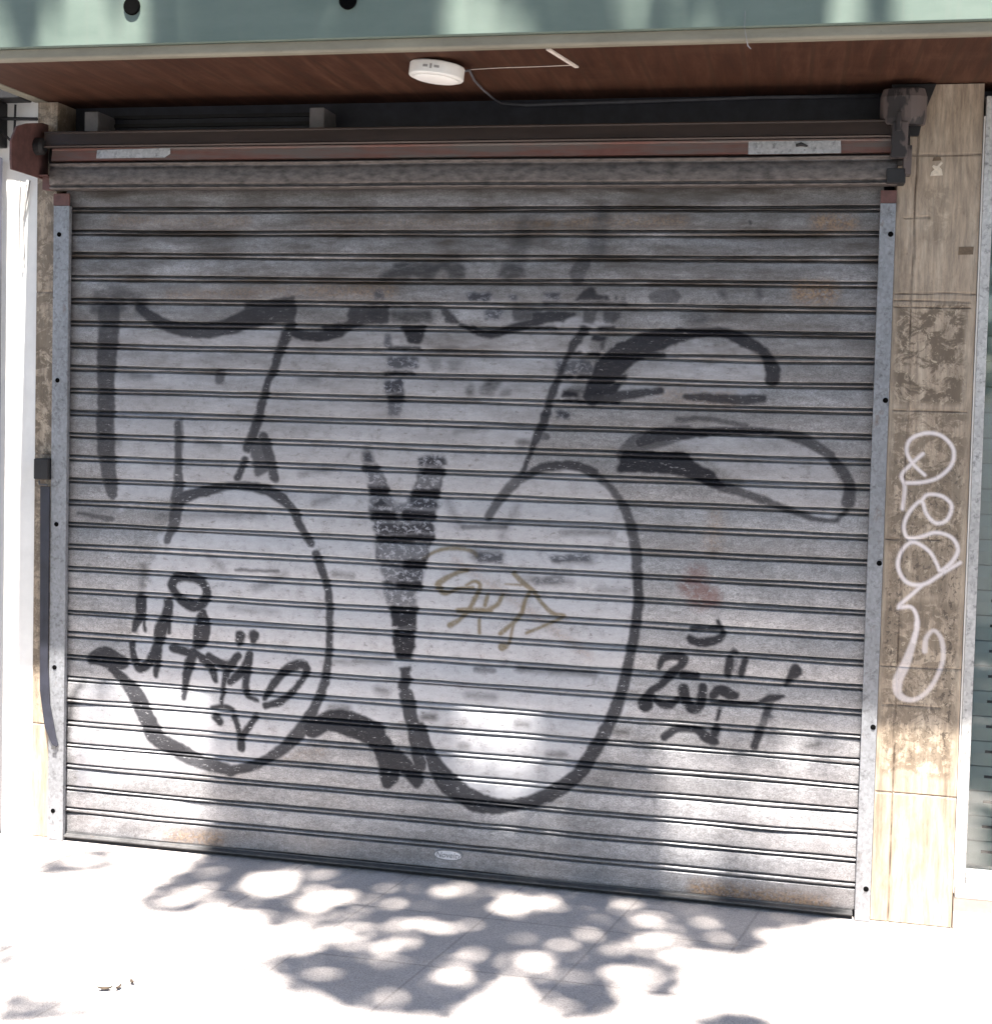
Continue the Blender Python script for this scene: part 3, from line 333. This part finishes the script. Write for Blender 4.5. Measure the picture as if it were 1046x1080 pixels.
# top end plates
MB().prism_x([(-.245,2.327),(-.25,2.36),(-.25,2.425),(-.215,2.478),(-.15,2.50),(-.05,2.52),(-.012,2.52),(-.012,2.322),(-.1,2.325)],-.088,-.08).build('end_plate',M_REDPLATE,sh,bevel=.001)
MB().prism_y([(2.80,2.599),(2.80,2.44),(2.886,2.44),(2.897,2.50),(2.933,2.599)],-.03,-.0135).build('end_plate',M_BLACKISH,sh,bevel=.001)
MB().box(-.075,-.04,-.06,-.0305,2.285,2.33).box(-.086,-.046,-.075,-.0305,2.331,2.336).build('foot_bracket',M_REDPLATE,sh,bevel=.001)
b=MB().box(2.80,2.848,-.112,-.045,2.36,2.47).lathe((2.836,-.04,2.52),(0,-.1,1),[(.066,-.05),(.07,-.03),(.07,.035),(.062,.06)],24).box(2.812,2.826,-.12,-.09,2.44,2.50).box(2.838,2.862,-.10,-.05,2.31,2.40); b.build('bearing_bracket',M_PEEL,sh,bevel=.003)
MB().box(2.79,2.846,-.10,-.0305,2.285,2.33).build('foot_bracket',M_BLACKISH,sh,bevel=.002)
MB().lathe((-.07,-.09,2.43),(1,0,0),[(.028,-.03),(.03,-.01),(.03,.012),(.02,.02)],20).tube([(-.11,-.13,2.47),(-.095,-.17,2.44),(-.10,-.2,2.40)],.006,8).build('axle_end',M_BLACKISH,sh)
# guides
def guide(x0,x1,inner):
    p=MB().box(x0,x1,-.032,-.028,GZ+.002,2.232)
    if inner>0: p.box(x1-.003,x1,-.0279,-.012,GZ+.002,2.232).box(x0,x0+.003,-.0279,-.0125,GZ+.002,2.232)
    else: p.box(x0,x0+.003,-.0279,-.012,GZ+.002,2.232).box(x1-.003,x1,-.0279,-.0125,GZ+.002,2.232)
    o=p.build('guide_rail',M_GUIDE,sh,bevel=.0012)
    return o
gl=guide(-.046,.014,1); gr_=guide(2.779,2.826,-1)
MB().box(-.0465,.0145,-.0335,-.026,2.233,2.275).build('red_cap',M_REDPLATE,sh,bevel=.001); MB().box(2.7785,2.8265,-.0335,-.026,2.233,2.272).build('red_cap',M_REDPLATE,sh,bevel=.001)
for x,zs,g_ in ((-.022,(2.131,1.615,1.101,.585,.063),gl),(2.813,(2.136,1.618,1.105,.583,.062),gr_)):
    for z in zs:
        o=MB().lathe((x+random.uniform(-.003,.003),-.032,z),(0,-1,0),[(.0085,-.001),(.0085,.0012),(.006,.0025),(.003,.0028)],14).build('bolt',M_HOLE,g_)
for z in (.885,):                        # torn edge of the left channel lip
    pass
# badge with pressed lettering on the bottom slat
n=28; oc=[(1.436+.051*math.copysign(abs(math.cos(2*math.pi*k/n))**.8,math.cos(2*math.pi*k/n)),.031+.0185*math.copysign(abs(math.sin(2*math.pi*k/n))**.9,math.sin(2*math.pi*k/n))) for k in range(n)]
bd=MB().prism_y(oc,-.006,-.0015).build('badge',M_BADGE_INK,sh,bevel=.0008)
oc2=[(1.436+(x-1.436)*.9,.031+(z-.031)*.8) for x,z in oc]; MB().prism_y(oc2,-.0066,-.0061).build('badge_field',M_BADGE,bd)
def text(s,x,z,size,y,m,parent,name,rot=0,ext=.0008):
    cu=bpy.data.curves.new(name,'FONT'); cu.body=s; cu.size=size; cu.align_x='CENTER'; cu.align_y='CENTER'; cu.extrude=ext; cu.shear=.2
    o=bpy.data.objects.new(name,cu); col.objects.link(o); o.rotation_euler=(math.pi/2,rot,0); o.location=(x,y,z)
    bpy.context.view_layer.update(); dg=bpy.context.evaluated_depsgraph_get(); me=bpy.data.meshes.new_from_object(o.evaluated_get(dg)); mw=o.matrix_world.copy(); bpy.data.objects.remove(o)
    me.transform(mw); me.materials.clear(); me.materials.append(m); o=bpy.data.objects.new(name,me); col.objects.link(o); o.parent=parent; o.matrix_parent_inverse=parent_inv(parent); return o
text('Novelty',1.436,.031,.027,-.0070,M_BADGE_INK,bd,'lettering')
# ------------------------------------------------------------------ stone pilasters and facade
bl=thing('shop_front','stone faced shop front framing the roller shutter','building',(W/2,.1,GZ))
def facing(x0,x1,z0,z1,y,vseams,hseams,depth,step=.0042):
    X=np.arange(x0,x1+.001,step); Z=np.arange(z1,z0-.001,-step); 
    Y=np.full((len(Z),len(X)),y); seam=np.zeros_like(Y)
    for v in vseams:
        line=v+smooth_noise(len(Z),30,.0016); d=np.abs(X[None,:]-line[:,None]); s=np.clip(1-d/.0042,0,1); seam=np.maximum(seam,s)
    for h,xa,xb in hseams:
        line=h+smooth_noise(len(X),20,.0012); d=np.abs(Z[:,None]-line[None,:]); s=np.clip(1-d/.004,0,1)*((X>xa)&(X<xb))[None,:]; seam=np.maximum(seam,s*.9)
    Y=Y+seam*.004
    V=np.stack([np.broadcast_to(X[None,:],Y.shape),Y,np.broadcast_to(Z[:,None],Y.shape)],-1)
    # returns: sides run back into the wall
    L=V[:,:1].copy(); L[...,1]=y+depth; R=V[:,-1:].copy(); R[...,1]=y+depth; V=np.concatenate([L,V,R],1); z=np.zeros((len(Z),1)); seam=np.concatenate([z,seam,z],1)
    return X,Z,V,seam
X,Z,V,seam=facing(2.8285,3.0785,GZ,2.6,-.012,[2.884],[(2.384,2.85,3.08),(2.19,2.85,2.93),(1.955,2.83,3.08),(1.93,2.83,3.06),(1.91,2.83,3.06),(1.587,2.84,3.06),(1.183,2.83,3.0),(.779,2.83,3.08),(.655,2.84,3.02),(.373,2.83,3.08)],.25)
pad=lambda m: np.pad(m,((0,0),(1,1)))
glue_dark=np.zeros((len(Z),len(X)),np.float32); xx=X[None,:]; zz=Z[:,None]
def blob(x0,x1,z0,z1,a,s=.02): return a*np.clip((xx-x0)/s,0,1)*np.clip((x1-xx)/s,0,1)*np.clip((zz-z0)/s,0,1)*np.clip((z1-zz)/s,0,1)
glue_dark=np.maximum(blob(2.832,3.06,1.60,1.935,1.),blob(2.835,3.03,1.0,1.5,.55)); glue_dark=np.maximum(glue_dark,blob(2.83,3.07,.42,1.0,.7)); glue_dark=np.maximum(glue_dark,blob(2.83,3.07,1.15,1.6,.75)); glue_dark=np.maximum(glue_dark,blob(2.9,3.0,2.1,2.3,.35))
fl=np.maximum(blob(2.83,2.90,.80,1.06,1.),blob(3.0,3.07,.5,1.15,1.)); fl=np.maximum(fl,blob(2.84,3.07,1.0,1.45,.8)); fl=np.maximum(fl,blob(2.83,3.06,.47,.85,.65))
grid_mesh('stone_pilaster',V.reshape(-1,3),len(Z),len(X)+2,M_STONE,bl,dict(seam=seam,glue_dark=pad(glue_dark),flecks=pad(fl),white_paint=pad(mask_strokes(X,Z,PTAG,.003))),smooth=False)
X,Z,V,seam=facing(-.124,-.0475,GZ,2.6,-.008,[],[(1.93,-.2,0),(1.35,-.2,0),(.37,-.2,0)],.25)
xx=X[None,:]; zz=Z[:,None]
grid_mesh('stone_pilaster',V.reshape(-1,3),len(Z),len(X)+2,M_STONE,bl,dict(seam=seam,glue_dark=pad(np.maximum(blob(-.2,.1,1.2,1.75,.9),blob(-.2,.1,.55,2.6,.75))),flecks=pad(blob(-.2,.1,.4,1.4,.5))),smooth=False)  # second blob just darkens the strip above its foot
MB().box(-.30,3.6,.12,.30,2.24,2.615).build('lintel',M_NAVY,bl)
for k in range(4): pass
lv=MB()
for k in range(3): lv.box(.11,.90,.108,.1195,2.50+k*.03,2.512+k*.03)
lv.build('louvre',M_BLACKISH,bl)
for x in (.083,.918): MB().box(x-.026,x+.026,-.01,.119,2.49,2.565).build('hanger_bracket',plain('grey_bracket',(.16,.15,.15),.7),bl,bevel=.003)
MB().box(-.20,5.2,.30,.5,GZ,2.615).box(-6,8.5,.0,.5,2.75,6.5).box(4.4,8.5,.0,.5,GZ,2.7495).build('facade_wall',M_FACADE,bl)
# canopy
cp=bpy.data.objects.new('canopy',None); col.objects.link(cp); cp.parent=bl; cp.matrix_parent_inverse=parent_inv(bl)
MB().box(-.14,6.,-.637,-.60,2.633,3.25).build('fascia',M_GREEN,cp,bevel=.003)
MB().box(-.14,-.105,-.5995,.118,2.62,3.25).build('end_fascia',M_GREEN,cp,bevel=.003)
MB().prism_x([(-.621,2.6325),(-.618,2.606),(-.612,2.6),(-.585,2.6),(-.585,2.632),(-.6,2.6325)],-.139,5.999).box(-.139,-.092,-.5845,.118,2.6005,2.6195).build('lip',M_LIP,cp,bevel=.002)
MB().box(-.0915,5.999,-.5848,.1195,2.6035,2.63).build('soffit',M_WOOD,cp)
MB().box(-.14,6.,-.5995,.0-.0005,3.2,3.249).build('roof',M_FACADE,cp)
for x,z in ((.552,2.746),(1.23,2.741)):
    o=MB().lathe((x,-.637,z),(0,-1,0),[(.0265,-.005),(.0265,.005),(.024,.007)],28).build('drain_hole',M_HOLE,cp)
# ------------------------------------------------------------------ small fittings
lamp=thing('ceiling_light','round white plastic surface light under the brown soffit','ceiling light',(1.448,-.43,2.6033))
lc=(1.448,-.43,2.6033)
MB().lathe(lc,(0,0,-1),[(.0815,0),(.0835,.004),(.0835,.036),(.080,.040),(.070,.0405)],48).build('housing',M_PLASTIC,lamp,smooth=False,bevel=.001)
MB().lathe((lc[0],lc[1],lc[2]-.0406),(0,0,-1),[(.069,0),(.066,.004),(.045,.007),(.01,.008)],48).build('diffuser',M_DIFF,lamp,smooth=True)
for a0,wid,h in ((-100,.012,.007),(-88,.005,.014),(-76,.013,.007)):
    a=math.radians(a0); cx,cy=lc[0]+.0838*math.cos(a),lc[1]+.0838*math.sin(a)
    tx,ty=-math.sin(a),math.cos(a); nx,ny=math.cos(a),math.sin(a); m=MB(); vs=[]
    for s_ in (-1,1):
        for d_ in (0,.0008): vs.append((s_,d_))
    m.box(-wid,wid,-.0008,.0008,-h/2,h/2); m.v=[(cx+x*tx*.6+y*nx,cy+x*ty*.6+y*ny,lc[2]-.02+z) for x,y,z in m.v]; m.build('vent_slot',M_SLOT,lamp)
lamp.rotation_euler=(0,math.radians(6),0); lamp.location.z-=.006
tag(MB().tube([(1.525,-.40,2.585),(1.53,-.36,2.597),(1.515,-.22,2.596),(1.515,-.1,2.594),(1.525,.0,2.588),(1.54,.07,2.583),(1.62,.098,2.582),(2.0,.104,2.588),(2.4,.104,2.594),(2.77,.104,2.592)],[.0035]*6+[.006]*4,8).build('cable',M_CABLE,smooth=True),'thin grey cable from the round light along the lintel','cable')
tag(MB().prism_y([(-.006,-.002),(.006,-.002),(.006,.003),(-.006,.003)],0,.235).build('plastic_strip',M_PALE),'short pale plastic strip stuck slantwise on the brown soffit','strip')
ps=bpy.data.objects['plastic_strip']; ps.location=(1.812,-.582,2.5995); ps.rotation_euler=(0,0,math.radians(-12))
tag(MB().tube([(1.53,-.345,2.602),(1.62,-.36,2.6015),(1.75,-.362,2.602),(1.86,-.372,2.602)],.0012,5).build('wire',M_PALE),'hair thin pale wire across the soffit between light and strip','wire')
tag(MB().tube([(2.366,-.6395,2.675),(2.366,-.6405,2.63),(2.372,-.632,2.602),(2.376,-.62,2.585),(2.384,-.615,2.578)],[.0008,.0009,.0009,.002,.0015],6).build('dangling_wire',M_BADGE_INK),'tiny pale wire end dangling from the canopy lip','wire')
# locking bar beside the left guide
lb=thing('locking_bar','dark navy locking bar standing between left guide rail and stone strip','locking bar',(-.05,-.02,.3))
MB().prism_y([(-.084,1.235),(-.0475,1.235),(-.047,.60),(-.038,.45),(-.012,.33),(-.004,.305),(-.012,.296),(-.03,.31),(-.058,.37),(-.078,.5)],-.040,-.0325).build('bar',M_NAVY,lb,bevel=.002)
MB().box(-.105,-.048,-.05,-.0085,1.26,1.335).build('lock_box',M_BLACKISH,lb,bevel=.005)
MB().tube([(-.085,-.045,1.255),(-.08,-.05,1.243),(-.05,-.048,1.241)],.0035,8).build('hook',M_BAR,lb)
MB().box(-.028,-.012,-.042,-.0405,.290,.302).build('latch_end',M_BAR,lb)
# stickers on the right pilaster
st=thing('paper_sticker','small torn pale paper sticker high on the right stone pilaster','sticker',(2.945,-.013,2.34))
MB().prism_y([(2.926,2.318),(2.963,2.320),(2.960,2.338),(2.952,2.346),(2.962,2.358),(2.957,2.362),(2.945,2.348),(2.934,2.352),(2.93,2.347),(2.938,2.338),(2.928,2.33)],-.0135,-.0125).build('paper',M_PAPER,st)
MB().prism_y([(2.930,2.364),(2.958,2.366),(2.954,2.377),(2.934,2.376)],-.0135,-.0125).build('print',M_STKDK,st)
tag(MB().prism_y([(3.018,2.075),(3.062,2.076),(3.063,2.10),(3.019,2.099)],-.0138,-.0125).build('dark_sticker',M_STKDK),'small dark brown rectangular sticker near the right pilaster edge','sticker')
# ------------------------------------------------------------------ neighbouring wall on the left
tag(MB().box(-4.,-.1245,-.004,.295,GZ,3.3).build('white_wall',M_WHITE),'sunlit white rendered neighbouring wall left of the shutter','wall')
tag(MB().box(-.6,-.150,-.088,-.0045,2.60,2.66).box(-.6,-.245,-.087,-.0045,2.44,2.5995).build('ledge',M_BLACKISH,bevel=.004),'dark metal ledge added high beside the canopy end to shade the white wall','ledge')  # ledge put in for the shade it drops on the wall
tag(MB().tube([(-.268,-.05,GZ),(-.268,-.05,1.0),(-.268,-.05,2.40)],.027,16).build('downpipe',M_NAVY,smooth=True),'dark downpipe standing against the white wall','pipe')
w=MB()
w.tube([(-.19,-.012,2.325),(-.195,-.012,2.22),(-.19,-.012,2.08),(-.18,-.011,2.0),(-.172,-.012,2.06),(-.178,-.012,2.18),(-.165,-.012,2.31)],.0025,6); w.tube([(-.178,-.012,2.18),(-.16,-.012,2.27),(-.15,-.014,2.325)],.003,6)
tag(w.build('wall_cable',M_SLOT),'thin looped cables hanging down the white wall under the end plate','cable')
w=MB()
w.tube([(-.33,-.06,2.56),(-.25,-.05,2.50),(-.17,-.03,2.42)],.005,6); w.tube([(-.2,-.03,2.59),(-.205,-.03,2.42)],.004,6); w.tube([(-.36,-.05,2.54),(-.12,-.02,2.54)],.006,6)
tag(w.build('cable_bundle',M_BLACKISH),'black cables crossing the gap below the canopy end','cable')
# ------------------------------------------------------------------ shop window on the right
sw=thing('shop_window','aluminium framed shop window with pale green slatted shutter behind glass','window',(3.7,.03,GZ))
MB().box(3.083,3.112,-.024,.05,.105,2.56).box(4.36,4.398,-.024,.05,.105,2.56).box(3.113,4.359,-.022,.05,.105,.145).box(3.113,4.359,-.022,.05,2.50,2.558).build('frame',M_FRAME,sw,bevel=.002)
MB().box(3.0785,3.0825,-.014,.03,.07,2.5).build('seal_strip',M_PLASTIC,sw)
MB().box(3.113,4.359,.01,.016,.146,2.499).build('pane',M_GLASS,sw)
MB().box(3.0800,4.398,-.045,.05,.066,.1045).build('sill',M_FRAME,sw,bevel=.003); MB().box(3.0795,4.398,-.03,.05,GZ,.0615).build('plinth',M_PLINTH,sw,bevel=.003)
iw=MB()
for k in range(30): iw.prism_x([(.035,.15+k*.08),(.028,.19+k*.08),(.035,.226+k*.08),(.045,.228+k*.08),(.045,.15+k*.08)],3.12,4.35)
inn=iw.build('inner_shutter',M_INNER,sw)
sl=MB()
for k in range(16):
    for j in range(7): sl.box(3.162+j*.17,3.262+j*.17,.0255,.0285,.205+k*.08-.012,.205+k*.08-.004); 
sl.build('ventilation_slot',M_HOLE,inn)
MB().box(3.1135,4.3585,.0462,.0495,.1455,2.4995).build('backing',M_INNER,sw)
for x,y,r,L,lab in ((.742,-1.10,.3,.021,'curled dry brown leaf lying on the sunlit pavement, largest of three'),(.775,-1.085,1.5,.014,'small dry leaf fragment on the pavement between the two others'),(.795,-1.045,2.4,.012,'tiny dry leaf bit on the pavement, nearest the shutter')):
    m=MB(); c,s_=math.cos(r),math.sin(r)
    for k in range(7):
        t_=k/6*2-1; w_=L*.42*(1-t_*t_)+.0005; zc=GZ+.003+.006*t_*t_
        m.v+=[(x+c*L*t_-s_*w_,y+s_*L*t_+c*w_,zc+.004),(x+c*L*t_,y+s_*L*t_,zc),(x+c*L*t_+s_*w_,y+s_*L*t_-c*w_,zc+.005)]
    for k in range(6):
        b=3*k; m.f+=[(b,b+1,b+4,b+3),(b+1,b+2,b+5,b+4)]
    tag(m.build('dry_leaf',M_LEAFDRY,smooth=True),lab,'leaf','dry leaves on the pavement')
# ------------------------------------------------------------------ street tree whose crown dapples the light
SUN=np.array([.024,-.303,1.0]); SUN/=np.linalg.norm(SUN)
tr=thing('street_tree','broad leafy street tree shading the pavement in front of the shutter','tree',(.3,-4.6,GZ))
def limb(m,p,q,r0,r1,k=6):
    p=np.array(p);q=np.array(q); pts=[]
    for i in range(k+1):
        s=i/k; b=p*(1-s)+q*s; b=b+np.array([math.sin(s*5+q[0])*.06,math.cos(s*4+q[1])*.06,.12*math.sin(math.pi*s)])*math.sin(math.pi*s); pts.append(b)
    m.tube(pts,[r0+(r1-r0)*i/k for i in range(k+1)],9); return pts
m=MB(); top=limb(m,(.3,-4.6,GZ),(.5,-4.9,5.4),.18,.12,8)
for q in ((-2.2,-5.6,9.),(-.9,-6.2,9.6),(.4,-5.5,10.4),(1.7,-5.6,9.8),(3.,-5.6,9.),(.7,-7.,8.6),(2.,-6.8,9.4)):
    a=limb(m,(.5,-4.9,5.3),q,.08,.03)
    for j in range(3): limb(m,a[4],np.array(q)+RNG.normal(0,.5,3)*np.array([1,.2,.6]),.025,.008,4)
m.build('trunk',M_BARK,tr,smooth=True)
def in_shade(u,v):
    s=np.zeros(np.shape(u),bool)
    for p in SHADE: s|=inside(u,v,p)
    for p in LIT: s&=~(inside(u,v,p)&(RNG.random(np.shape(u))>np.where(v>-.02,0.,.22)))
    return s
# leaves: sampled through the crown volume; where their shade would reach the visible shop front the crown has gaps
N=32000
def cand(n,umin,umax,vmin,vmax):
    u=RNG.uniform(umin,umax,n); v=RNG.uniform(vmin,vmax,n); z=RNG.uniform(8.6,11.6,n); return u,v,z
u,v,z=cand(N,-.45,3.35,-1.62,.30)
dn=np.sin(u*19+2*np.sin(v*13))*np.cos(v*23+1.5*np.sin(u*11))+.5*np.sin(u*41-v*37)
jz=np.where(v>-.02,.4,1.); ok=in_shade(u+RNG.normal(0,.04,N)*jz,v+RNG.normal(0,.032,N)*jz)&in_shade(u+RNG.normal(0,.02,N)*jz,v+RNG.normal(0,.02,N)*jz)
thin=np.zeros(N,bool); ok&=~((dn>.55)&(RNG.random(N)>.3))
for p in SEMI: thin|=inside(u,v,p)
ok&=(v>-.04)|(RNG.random(N)<.52)
ok&=~(thin&(RNG.random(N)>np.where(v>-.02,.07,.16)))
vis=ok
# beyond the window: unseen clumps spread to cut sky light and ground bounce
N2=40000; u2,v2,z2=cand(N2,-5.5,7.5,-7,1.3); z2=z2+RNG.uniform(-1.,.6,N2)*(np.abs(u2-1.5)>1.5)
out=(u2<-.45)|(u2>3.35)|(v2<-1.62)|(v2>.30)
cl=np.sin(u2*3.1+1.3)*np.cos(v2*3.7)+.6*np.sin(u2*7.3+v2*5.1)+.5*np.cos(u2*13-v2*11)
e=((u2-1.)/5.4)**2+((v2+2.4)/3.8)**2
k2=out&(cl>-.7)&(e<1)&~((u2>-.75)&(u2<-.05)&(v2>0))&(RNG.random(N2)<1)
u=np.concatenate([u[vis],u2[k2]]); v=np.concatenate([v[vis],v2[k2]]); z=np.concatenate([z[vis],z2[k2]])
n=len(u); Pc=np.stack([u+.024*(z-GZ),v-.303*(z-GZ),z],1)
print('leaves',n)
ax=RNG.normal(0,1,(n,3)); ax[:,2]*=.35; ax/=np.linalg.norm(ax,axis=1)[:,None]; nn=RNG.normal(0,.45,(n,3))+np.array([0,-.2,1.]); sd=np.cross(nn,ax); sd/=np.linalg.norm(sd,axis=1)[:,None]
Ls=np.where(np.arange(n)<vis.sum(),RNG.uniform(.034,.056,n),RNG.uniform(.09,.14,n))[:,None]; Wd=Ls*.52
nn2=np.cross(ax,sd)
q=[Pc-ax*Ls,Pc-ax*Ls*.3+sd*Wd+nn2*Ls*.12,Pc+ax*Ls*.45+sd*Wd*.75+nn2*Ls*.1,Pc+ax*Ls,Pc+ax*Ls*.45-sd*Wd*.75+nn2*Ls*.1,Pc-ax*Ls*.3-sd*Wd+nn2*Ls*.12]
V=np.stack(q,1).reshape(-1,3); F=[]
for i in range(n): b=6*i; F+= [(b,b+1,b+2,b+3),(b,b+3,b+4,b+5)]
# low crown skirt over the roadway, added out of view to block sky light
n3=9000; a3=RNG.uniform(math.pi*1.02,math.pi*1.98,n3); r3=RNG.uniform(3.2,5.6,n3); c3=np.stack([1.2+r3*1.35*np.cos(a3),-4.4+r3*.72*np.sin(a3),RNG.uniform(1.6,7.5,n3)],1); c3=c3[(c3[:,1]<-6.1)]
cl=np.sin(c3[:,0]*2.3)*np.cos(c3[:,2]*2.9)+.6*np.sin(c3[:,1]*6+c3[:,2]*4); c3=c3[cl>-.75]; n3=len(c3); n+=n3
ax=RNG.normal(0,1,(n3,3)); ax/=np.linalg.norm(ax,axis=1)[:,None]; nn=RNG.normal(0,.7,(n3,3))+np.array([0,-.6,.8]); sd=np.cross(nn,ax); sd/=np.linalg.norm(sd,axis=1)[:,None]; Ls=RNG.uniform(.09,.14,n3)[:,None]; Wd=Ls*.52
V=np.concatenate([V,np.stack([c3-ax*Ls,c3-ax*Ls*.3+sd*Wd,c3+ax*Ls*.45+sd*Wd*.75,c3+ax*Ls,c3+ax*Ls*.45-sd*Wd*.75,c3-ax*Ls*.3-sd*Wd],1).reshape(-1,3)])
F=[]
for i in range(n): b=6*i; F+= [(b,b+1,b+2,b+3),(b,b+3,b+4,b+5)]
me=bpy.data.meshes.new('crown'); me.from_pydata(V.tolist(),[],F); me.materials.append(M_LEAF); o=bpy.data.objects.new('crown',me); col.objects.link(o); o.parent=tr; o.matrix_parent_inverse=parent_inv(tr)
# ------------------------------------------------------------------ light, sky, camera
el=math.asin(SUN[2])
ld=bpy.data.lights.new('sun','SUN'); ld.energy=5; ld.angle=math.radians(.53); ld.color=(1,.95,.88)
lo=bpy.data.objects.new('sun',ld); col.objects.link(lo)
from mathutils import Vector
lo.rotation_euler=Vector(SUN.tolist()).to_track_quat('Z','Y').to_euler()
w=bpy.data.worlds.new('World'); scene.world=w; w.use_nodes=True; nt=w.node_tree; sk=nt.nodes.new('ShaderNodeTexSky'); sk.sky_type='NISHITA'; sk.sun_disc=False; sk.sun_elevation=el; sk.sun_rotation=math.atan2(SUN[0],SUN[1])
nt.links.new(sk.outputs[0],nt.nodes['Background'].inputs[0]); nt.nodes['Background'].inputs[1].default_value=.05
cd=bpy.data.cameras.new('camera'); cd.sensor_fit='HORIZONTAL'; cd.sensor_width=36; cd.lens=1450/1046*36; cd.shift_y=-70/1046; cd.clip_end=2000; cd.clip_start=.05
co=bpy.data.objects.new('camera',cd); col.objects.link(co); co.location=(2.50965, -4.49868, 1.6368); co.rotation_euler=(1.526569, -0.024432, 0.207685); scene.camera=co
vs=scene.view_settings; vs.view_transform='Standard'; vs.look='None'; vs.exposure=2.75; vs.gamma=1
scene.cycles.max_bounces=8; scene.cycles.diffuse_bounces=5; scene.cycles.use_denoising=True
